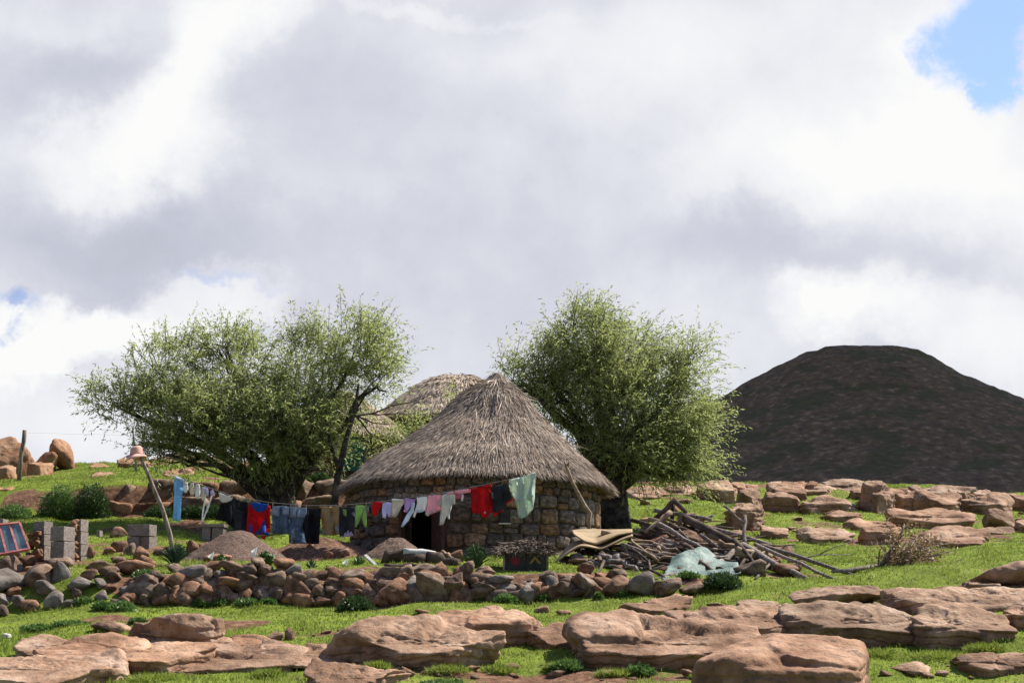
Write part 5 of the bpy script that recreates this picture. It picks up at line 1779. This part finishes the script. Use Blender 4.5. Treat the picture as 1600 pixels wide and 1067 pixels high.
xa = x0 - .12 + (x1 - x0 + .24) * u[:, 0]
zz = np.where(True, zt + .02 + .24 * (1 - np.abs(u[:, 1] * 2 - 1)) * (1 - np.abs(u[:, 0] * 2 - 1) ** 2 * .6), 0)
P = np.stack([xa, Yk - .12 + .95 * u[:, 1], zz], -1)
D = np.stack([nr.normal(size=n) * .8, -np.sign(.5 - u[:, 1]) * .6 + nr.normal(size=n) * .4, -.3 + nr.normal(size=n) * .25], -1)
V, Fc = leaf_arrays(P, D, nr.uniform(.12, .30, n), nr.uniform(.015, .03, n), nr)
rf = [(x0 - .1, Yk - .1), (x1 + .1, Yk - .1), (x1 + .1, Yk + .85), (x0 - .1, Yk + .85)]
rm = mesh('roof', [(a, b, zt - .01) for a, b in rf] + [(x0 + .2, Yk + .38, zt + .2), (x1 - .2, Yk + .38, zt + .2)], [(0, 1, 5, 4), (2, 3, 4, 5), (1, 2, 5), (3, 0, 4), (3, 2, 1, 0)])
rfo = add('roof', rm, 'wood_dark', t)
add('straw', mesh('straw', V, Fc, tint=np.repeat(nr.uniform(0, .12, n), 4)), 'thatch', rfo, kind='stuff')

rng = random.Random(15)


def log(px0, py0, px1, py1, Y0, Y1, r0, r1, m_, label, name='log', n=6, kink=.05, group=None, cat='log', sides=8):
    if py0 > 872:
        Y0 = min(Y0, yrow(px0, py0) - .08)
    if py1 > 872:
        Y1 = min(Y1, yrow(px1, py1) - .08)
    return add(name, mesh(name, *tube(wobble(at(px0, py0, Y0), at(px1, py1, Y1), n, kink, rng), [r0 + (r1 - r0) * i / (n - 1) for i in range(n)], sides), smooth=True), m_, label=label, cat=cat, group=group)


log(598, 868, 665, 874, 37.3, 37.2, .16, .13, 'wood_dark', 'charred thick log lying before the small gravel cone', kink=.06)
log(630, 862, 680, 866, 37.2, 37.3, .09, .07, 'white_thing', 'bleached pale log on top of the charred one', kink=.03)
log(668, 872, 716, 880, 37.3, 37.0, .17, .10, 'wood_dark', 'dark splintered stump right of the bleached log', kink=.06)
log(600, 885, 668, 886, 36.6, 36.6, .07, .06, 'wood_dark', 'thin dark log on the turf in front of the charred one')
log(690, 862, 716, 880, 37.4, 37.0, .06, .03, 'wood_tan', 'pale broken splinter on the dark stump')
for (a, b, c, d, lb) in [(571, 868, 590, 886, 'white plank leaning on the turf by the fern'), (586, 885, 601, 887, 'short white plank lying flat beside the leaning one')]:
    p0, p1 = at(a, b, 36.9), at(c, d, 36.5)
    V, Fc = tube([p0, p1], [.045, .04], 4)
    V = [Vector((v.x, v.y, p0.z + (v.z - p0.z) * 1.0)) for v in V]
    add('plank', mesh('plank', V, Fc), 'white_thing', label=lb, cat='plank')

# ------------------------------------------------------------------ tan sheets
def sheet(name, front, Yf, back, Yb, m_, label, cat, thick=.03, n=40, wave=.02, seed=1, nv=14):
    """cloth or board swept between a front and a back outline given in the photo"""
    def sample(poly, Y):
        P = [at(px, py, Y) for px, py in poly]
        L = [0]
        for i in range(1, len(P)):
            L.append(L[-1] + (P[i] - P[i - 1]).length)
        out = []
        for k in range(n):
            s = L[-1] * k / (n - 1)
            i = max(0, min(len(P) - 2, int(np.searchsorted(L, s, side='right') - 1)))
            out.append(P[i].lerp(P[i + 1], (s - L[i]) / max(1e-6, L[i + 1] - L[i])))
        for _ in range(2):
            out = [out[0]] + [(out[i - 1] + out[i] * 2 + out[i + 1]) / 4 for i in range(1, n - 1)] + [out[-1]]
        return out
    A, B = sample(front, Yf), sample(back, Yb)
    V, Fc = [], []
    for j in range(nv):
        for k in range(n):
            p = A[k].lerp(B[k], j / (nv - 1))
            p.z += mnoise.noise(p * 3.0 + Vector((seed, 0, 0))) * wave
            V.append(p)
    for j in range(nv - 1):
        for k in range(n - 1):
            Fc.append((j * n + k, j * n + k + 1, (j + 1) * n + k + 1, (j + 1) * n + k))
    o = add(name, mesh(name, V, Fc, smooth=True), m_, label=label, cat=cat)
    s = o.modifiers.new('thickness', 'SOLIDIFY')
    s.thickness = thick
    return o


sheet('lino_sheet', [(897, 833), (915, 846), (932, 849), (950, 842), (968, 834), (988, 831)], 37.6, [(893, 827), (915, 826), (940, 826), (960, 826), (980, 825), (988, 826)], 39.0, 'tan_sheet', 'tan curled floor sheet, the upper of two on the woodpile', 'sheet')
sheet('lino_sheet', [(866, 879), (886, 863), (906, 851), (920, 853), (940, 857), (960, 848), (978, 840), (989, 836)], 37.3, [(880, 860), (892, 848), (908, 842), (922, 846), (940, 849), (955, 842), (972, 834), (986, 831)], 38.3, 'tan_sheet', 'tan curled floor sheet sagging to the ground under the upper one', 'sheet')
sheet('tarpaulin', [(1034, 905), (1060, 912), (1090, 915), (1125, 905), (1158, 895)], 33.7, [(1050, 868), (1075, 856), (1095, 855), (1120, 868), (1150, 876)], 36.9, 'tarp', 'pale green tarpaulin spread at the foot of the woodpile', 'tarpaulin', thick=.01, wave=.10, nv=26)

# ------------------------------------------------------------------ woodpile
BW = 'dark weathered branch tangled in the woodpile'
hand = [(1052, 785, 1045, 868, 39.5, 39.5, .05, .05, 'wood_dark', 'upright dark post inside the collapsed timber frame'),
        (1062, 800, 1060, 840, 39.2, 39.2, .065, .065, 'wood_tan', 'upright tan post under the peak of the collapsed frame'),
        (1055, 780, 1022, 812, 39.2, 39.2, .06, .05, 'wood_dark', 'short dark rafter left of the frame peak'),
        (1052, 780, 1072, 802, 39.2, 39.2, .06, .05, 'wood_dark', 'short dark rafter right of the frame peak'),
        (1048, 800, 1008, 832, 39.0, 38.8, .065, .055, 'wood_tan', 'tan squared beam slanting down from the frame'),
        (1022, 797, 1112, 812, 39.3, 39.0, .05, .04, 'wood_grey', 'grey beam across the top of the collapsed frame'),
        (1030, 818, 1130, 876, 38.6, 36.4, .05, .035, 'wood_grey', 'long thin pole slanting over the tarpaulin'),
        (1070, 810, 1165, 858, 39.0, 37.6, .10, .07, 'wood_dark', 'thick dark beam sloping right from the frame'),
        (1090, 820, 1205, 852, 38.9, 38.0, .055, .045, 'wood_grey', 'pale pole reaching right along the top of the heap'),
        (1131, 790, 1162, 816, 37.8, 37.7, .03, .02, 'wood_grey', 'bare twig end sticking up left of the forked stick'),
        (1164, 805, 1164, 852, 37.7, 37.3, .038, .045, 'wood_grey', 'upright forked stick rising from the heap'),
        (1125, 880, 1160, 852, 36.4, 37.3, .085, .07, 'wood_grey', 'bent grey bough over the right side of the tarpaulin'),
        (1160, 852, 1262, 906, 37.3, 35.6, .085, .055, 'wood_grey', 'long grey bough running down to the turf at right'),
        (1020, 907, 1128, 876, 35.2, 36.3, .03, .05, 'wood_grey', 'thin grey branch lying across the tarpaulin'),
        (1190, 852, 1332, 898, 37.4, 36.3, .05, .035, 'wood_grey', 'upper of two long thin poles pointing right over the grass'),
        (1180, 850, 1302, 904, 37.2, 36.0, .042, .03, 'wood_grey', 'lower of two long thin poles pointing right over the grass'),
        (1130, 876, 1205, 880, 36.5, 36.3, .05, .045, 'wood_dark', 'dark stick lying right of the tarpaulin'),
        (1180, 905, 1206, 878, 35.5, 36.0, .03, .025, 'wood_grey', 'short pale stick propped among the stones at right'),
        (1232, 884, 1252, 908, 36.0, 35.5, .025, .02, 'wood_grey', 'short twig beside the end of the long grey bough'),
        (972, 850, 1030, 872, 37.0, 36.6, .045, .04, 'wood_grey', 'grey board end left of the tarpaulin'),
        (984, 842, 1028, 876, 37.4, 36.4, .03, .03, 'wood_tan', 'thin tan lath beside the grey board end'),
        (985, 812, 1090, 845, 39.4, 38.0, .05, .04, 'wood_dark', 'dark pole crossing under the tan beam'),
        (1186, 860, 1200, 880, 37.0, 36.4, .03, .02, 'wood_dark', 'short dark twig hanging from the long grey bough')]
for h in hand:
    log(*h[:10], name='branch', cat='branch', kink=.035)
for k in range(110):
    cx = rng.triangular(950, 1230, 1065)
    hgt = max(0, 1 - abs(cx - 1070) / 170)
    py = 886 - rng.uniform(0, 76) * hgt
    ln = rng.uniform(18, 70)
    an = rng.gauss(.25, .45)
    Y = 39.3 - (py - 825) / 60 * 2.6 + rng.uniform(-.3, .3)
    log(cx - ln * math.cos(an), py - ln * math.sin(an) * .5, cx + ln * math.cos(an), py + ln * math.sin(an) * .5, Y + .1, Y - .2, rng.uniform(.025, .06), rng.uniform(.012, .035),
        rng.choice(['wood_dark', 'wood_dark', 'wood_dark', 'wood_grey', 'wood_tan']), BW, name='branch', cat='branch', group='tangled branches of the woodpile', kink=.08, sides=6)
for k in range(26):
    cx, py = rng.uniform(905, 1030), rng.uniform(852, 888)
    ln = rng.uniform(10, 34)
    an = rng.gauss(.3, .6)
    Y = 38.6 - (py - 850) / 40 * 2.4
    log(cx - ln * math.cos(an), py - ln * math.sin(an) * .5, cx + ln * math.cos(an), py + ln * math.sin(an) * .5, Y + .1, Y - .1, rng.uniform(.04, .10), rng.uniform(.02, .06),
        rng.choice(['wood_dark', 'wood_dark', 'wood_grey']), 'rotten dark wood lying beneath the tan floor sheets', name='branch', cat='branch', group='rotten wood under the tan sheets', kink=.1, sides=6)
heap(1072, 822, 900, 260, 38.6, 'dark mound of soil and rotten wood beneath the woodpile', 'earth', 7, 'rubble_mound', dep=.62)
log(1150, 860, 1205, 872, 36.7, 36.6, .11, .09, 'tan_sheet', 'torn yellowish bark roll at the right of the woodpile', name='bark_roll', cat='bark', kink=.06)

# dead branch with withered leaves
Yd = 35.2
db = gp(1376, Yd)
t = thing('dead_branch', db, 'fallen dead branch with withered brown leaves on the right turf', 'branch')
stems = [([at(1318, 893, 34.5), at(1345, 888, 34.9), at(1376, 884, Yd)], [.03, .045, .06]),
         ([at(1300, 893, 34.6), at(1340, 889, 34.9), at(1376, 886, Yd)], [.035, .05, .06]),
         ([at(1376, 884, Yd), at(1392, 862, Yd), at(1405, 842, Yd + .1), at(1413, 818, Yd + .1)], [.06, .05, .035, .015]),
         ([at(1376, 884, Yd), at(1400, 868, Yd + .3), at(1430, 840, Yd + .4)], [.05, .04, .02]),
         ([at(1372, 884, Yd), at(1374, 862, Yd), at(1380, 850, Yd)], [.02, .015, .008]),
         ([at(1230, 878, 36.6), at(1280, 866, 36.6), at(1330, 866, 36.7)], [.02, .015, .008]),
         ([at(1280, 866, 36.6), at(1300, 856, 36.7), at(1330, 846, 36.8)], [.014, .01, .006]),
         ([at(1400, 880, Yd), at(1450, 884, Yd - .2), at(1478, 882, Yd - .3), at(1506, 872, Yd - .3)], [.02, .016, .012, .008]),
         ([at(1430, 872, Yd), at(1470, 866, Yd), at(1492, 858, Yd)], [.02, .014, .008])]
add('bough', mesh('bough', *tube(*stems[2], 7), smooth=True), 'wood_grey', t)
for s in stems[:2] + stems[3:]:
    add('side_branch', mesh('side_branch', *tube(*s, 6), smooth=True), 'wood_grey', t)
nr = np.random.default_rng(77)
tw, LP = [], []
rg = random.Random(5)
for k in range(170):
    px, py = nr.normal(1428, 27), nr.normal(862, 19)
    a = at(min(max(px - 10, 1385), 1440), min(py + 12, 886), Yd + nr.normal() * .3)
    e = at(px, min(py, 888), Yd + nr.normal() * .45)
    e.z = max(e.z, gz(e.x, e.y) + .03)
    tw.append(tube([a, a.lerp(e, .5) + Vector((0, 0, .04)), e], [.008, .006, .003], 3))
    for _ in range(17):
        LP.append(np.array(a.lerp(e, rg.uniform(.3, 1.1))) + nr.normal(size=3) * .05)
add('twigs', mesh('twigs', *join(tw)), 'wood_grey', t, kind='stuff')
P = np.array(LP)
V, Fc = leaf_arrays(P, nr.normal(size=P.shape), nr.uniform(.05, .11, len(P)), nr.uniform(.02, .04, len(P)), nr)
add('withered_leaves', mesh('withered_leaves', V, Fc, tint=np.repeat(nr.uniform(0, 1, len(P)), 4)), 'dry_leaf', t, kind='stuff')

# ------------------------------------------------------------------ litter
def litter(px, py, wpx, hpx, label, seed, m_='white_thing', name='plastic_scrap', Y=None):
    Y = Y or yrow(px, py)
    p = gp(px, Y)
    me = rock_mesh(seed, 'block', 3, (wpx / F * Y, wpx / F * Y * .7, hpx / F * Y), 5, rough=2.0)
    add(name, me, m_, loc=(p.x, p.y, p.z + hpx / F * Y * .35), rot=(0, 0, seed * .7), label=label, cat='litter')


litter(934, 968, 12, 7, 'white carton lying on the turf above the pinkish slab', 1, name='carton')
litter(10, 997, 20, 9, 'crumpled white plastic bag on the turf at the left edge', 2, name='plastic_bag')
litter(159, 977, 7, 6, 'scrap of white paper on the tan rock at left', 3, Y=27.6)
litter(72, 876, 14, 9, 'white plastic scrap between the two wall stubs', 4)
litter(57, 872, 7, 8, 'small white scrap at the foot of the block pillar', 5)
litter(83, 884, 7, 9, 'white scrap on the rubble below the wall stub', 6)
litter(990, 750, 14, 6, 'bright white bundle on the rocks behind the hut', 7, Y=59.0)
litter(978, 751, 8, 4, 'white scrap left of the bright bundle behind the hut', 8, Y=59.0)

# ------------------------------------------------------------------ labels that single out the stones of each row
TENS = ['', '', 'twenty']
UNITS = ['', 'first', 'second', 'third', 'fourth', 'fifth', 'sixth', 'seventh', 'eighth', 'ninth', 'tenth', 'eleventh', 'twelfth', 'thirteenth', 'fourteenth', 'fifteenth',
         'sixteenth', 'seventeenth', 'eighteenth', 'nineteenth', 'twentieth']


def ordinal(n):
    return UNITS[n] if n <= 20 else ('thirtieth' if n == 30 else 'twenty-' + UNITS[n - 20])


def number_row(group, fmt, keep=lambda o: True):
    os_ = [o for o in COL.objects if o.get('group') == group and keep(o)]
    for i, o in enumerate(sorted(os_, key=lambda o: o.location.x / o.location.y)):
        o['label'] = fmt % ordinal(i + 1)


number_row('rubble along the left terrace edge', 'brown loose stone, %s from the left in the ragged row along the terrace edge')
number_row('tumbled stones at the left end of the wall', "worn stone, %s from the left in the tumbled heap at the wall's left end")
number_row('stones of the shaded bank', 'dark block, %s from the left in the upper tier of the shaded bank', lambda o: o.location.y > 51.2)
number_row('stones of the shaded bank', 'dark block, %s from the left in the lower tier of the shaded bank', lambda o: o.location.y <= 51.2)
number_row('rubble before the gravel heaps', 'small brown stone, %s from the left in the rubble before the gravel heaps')
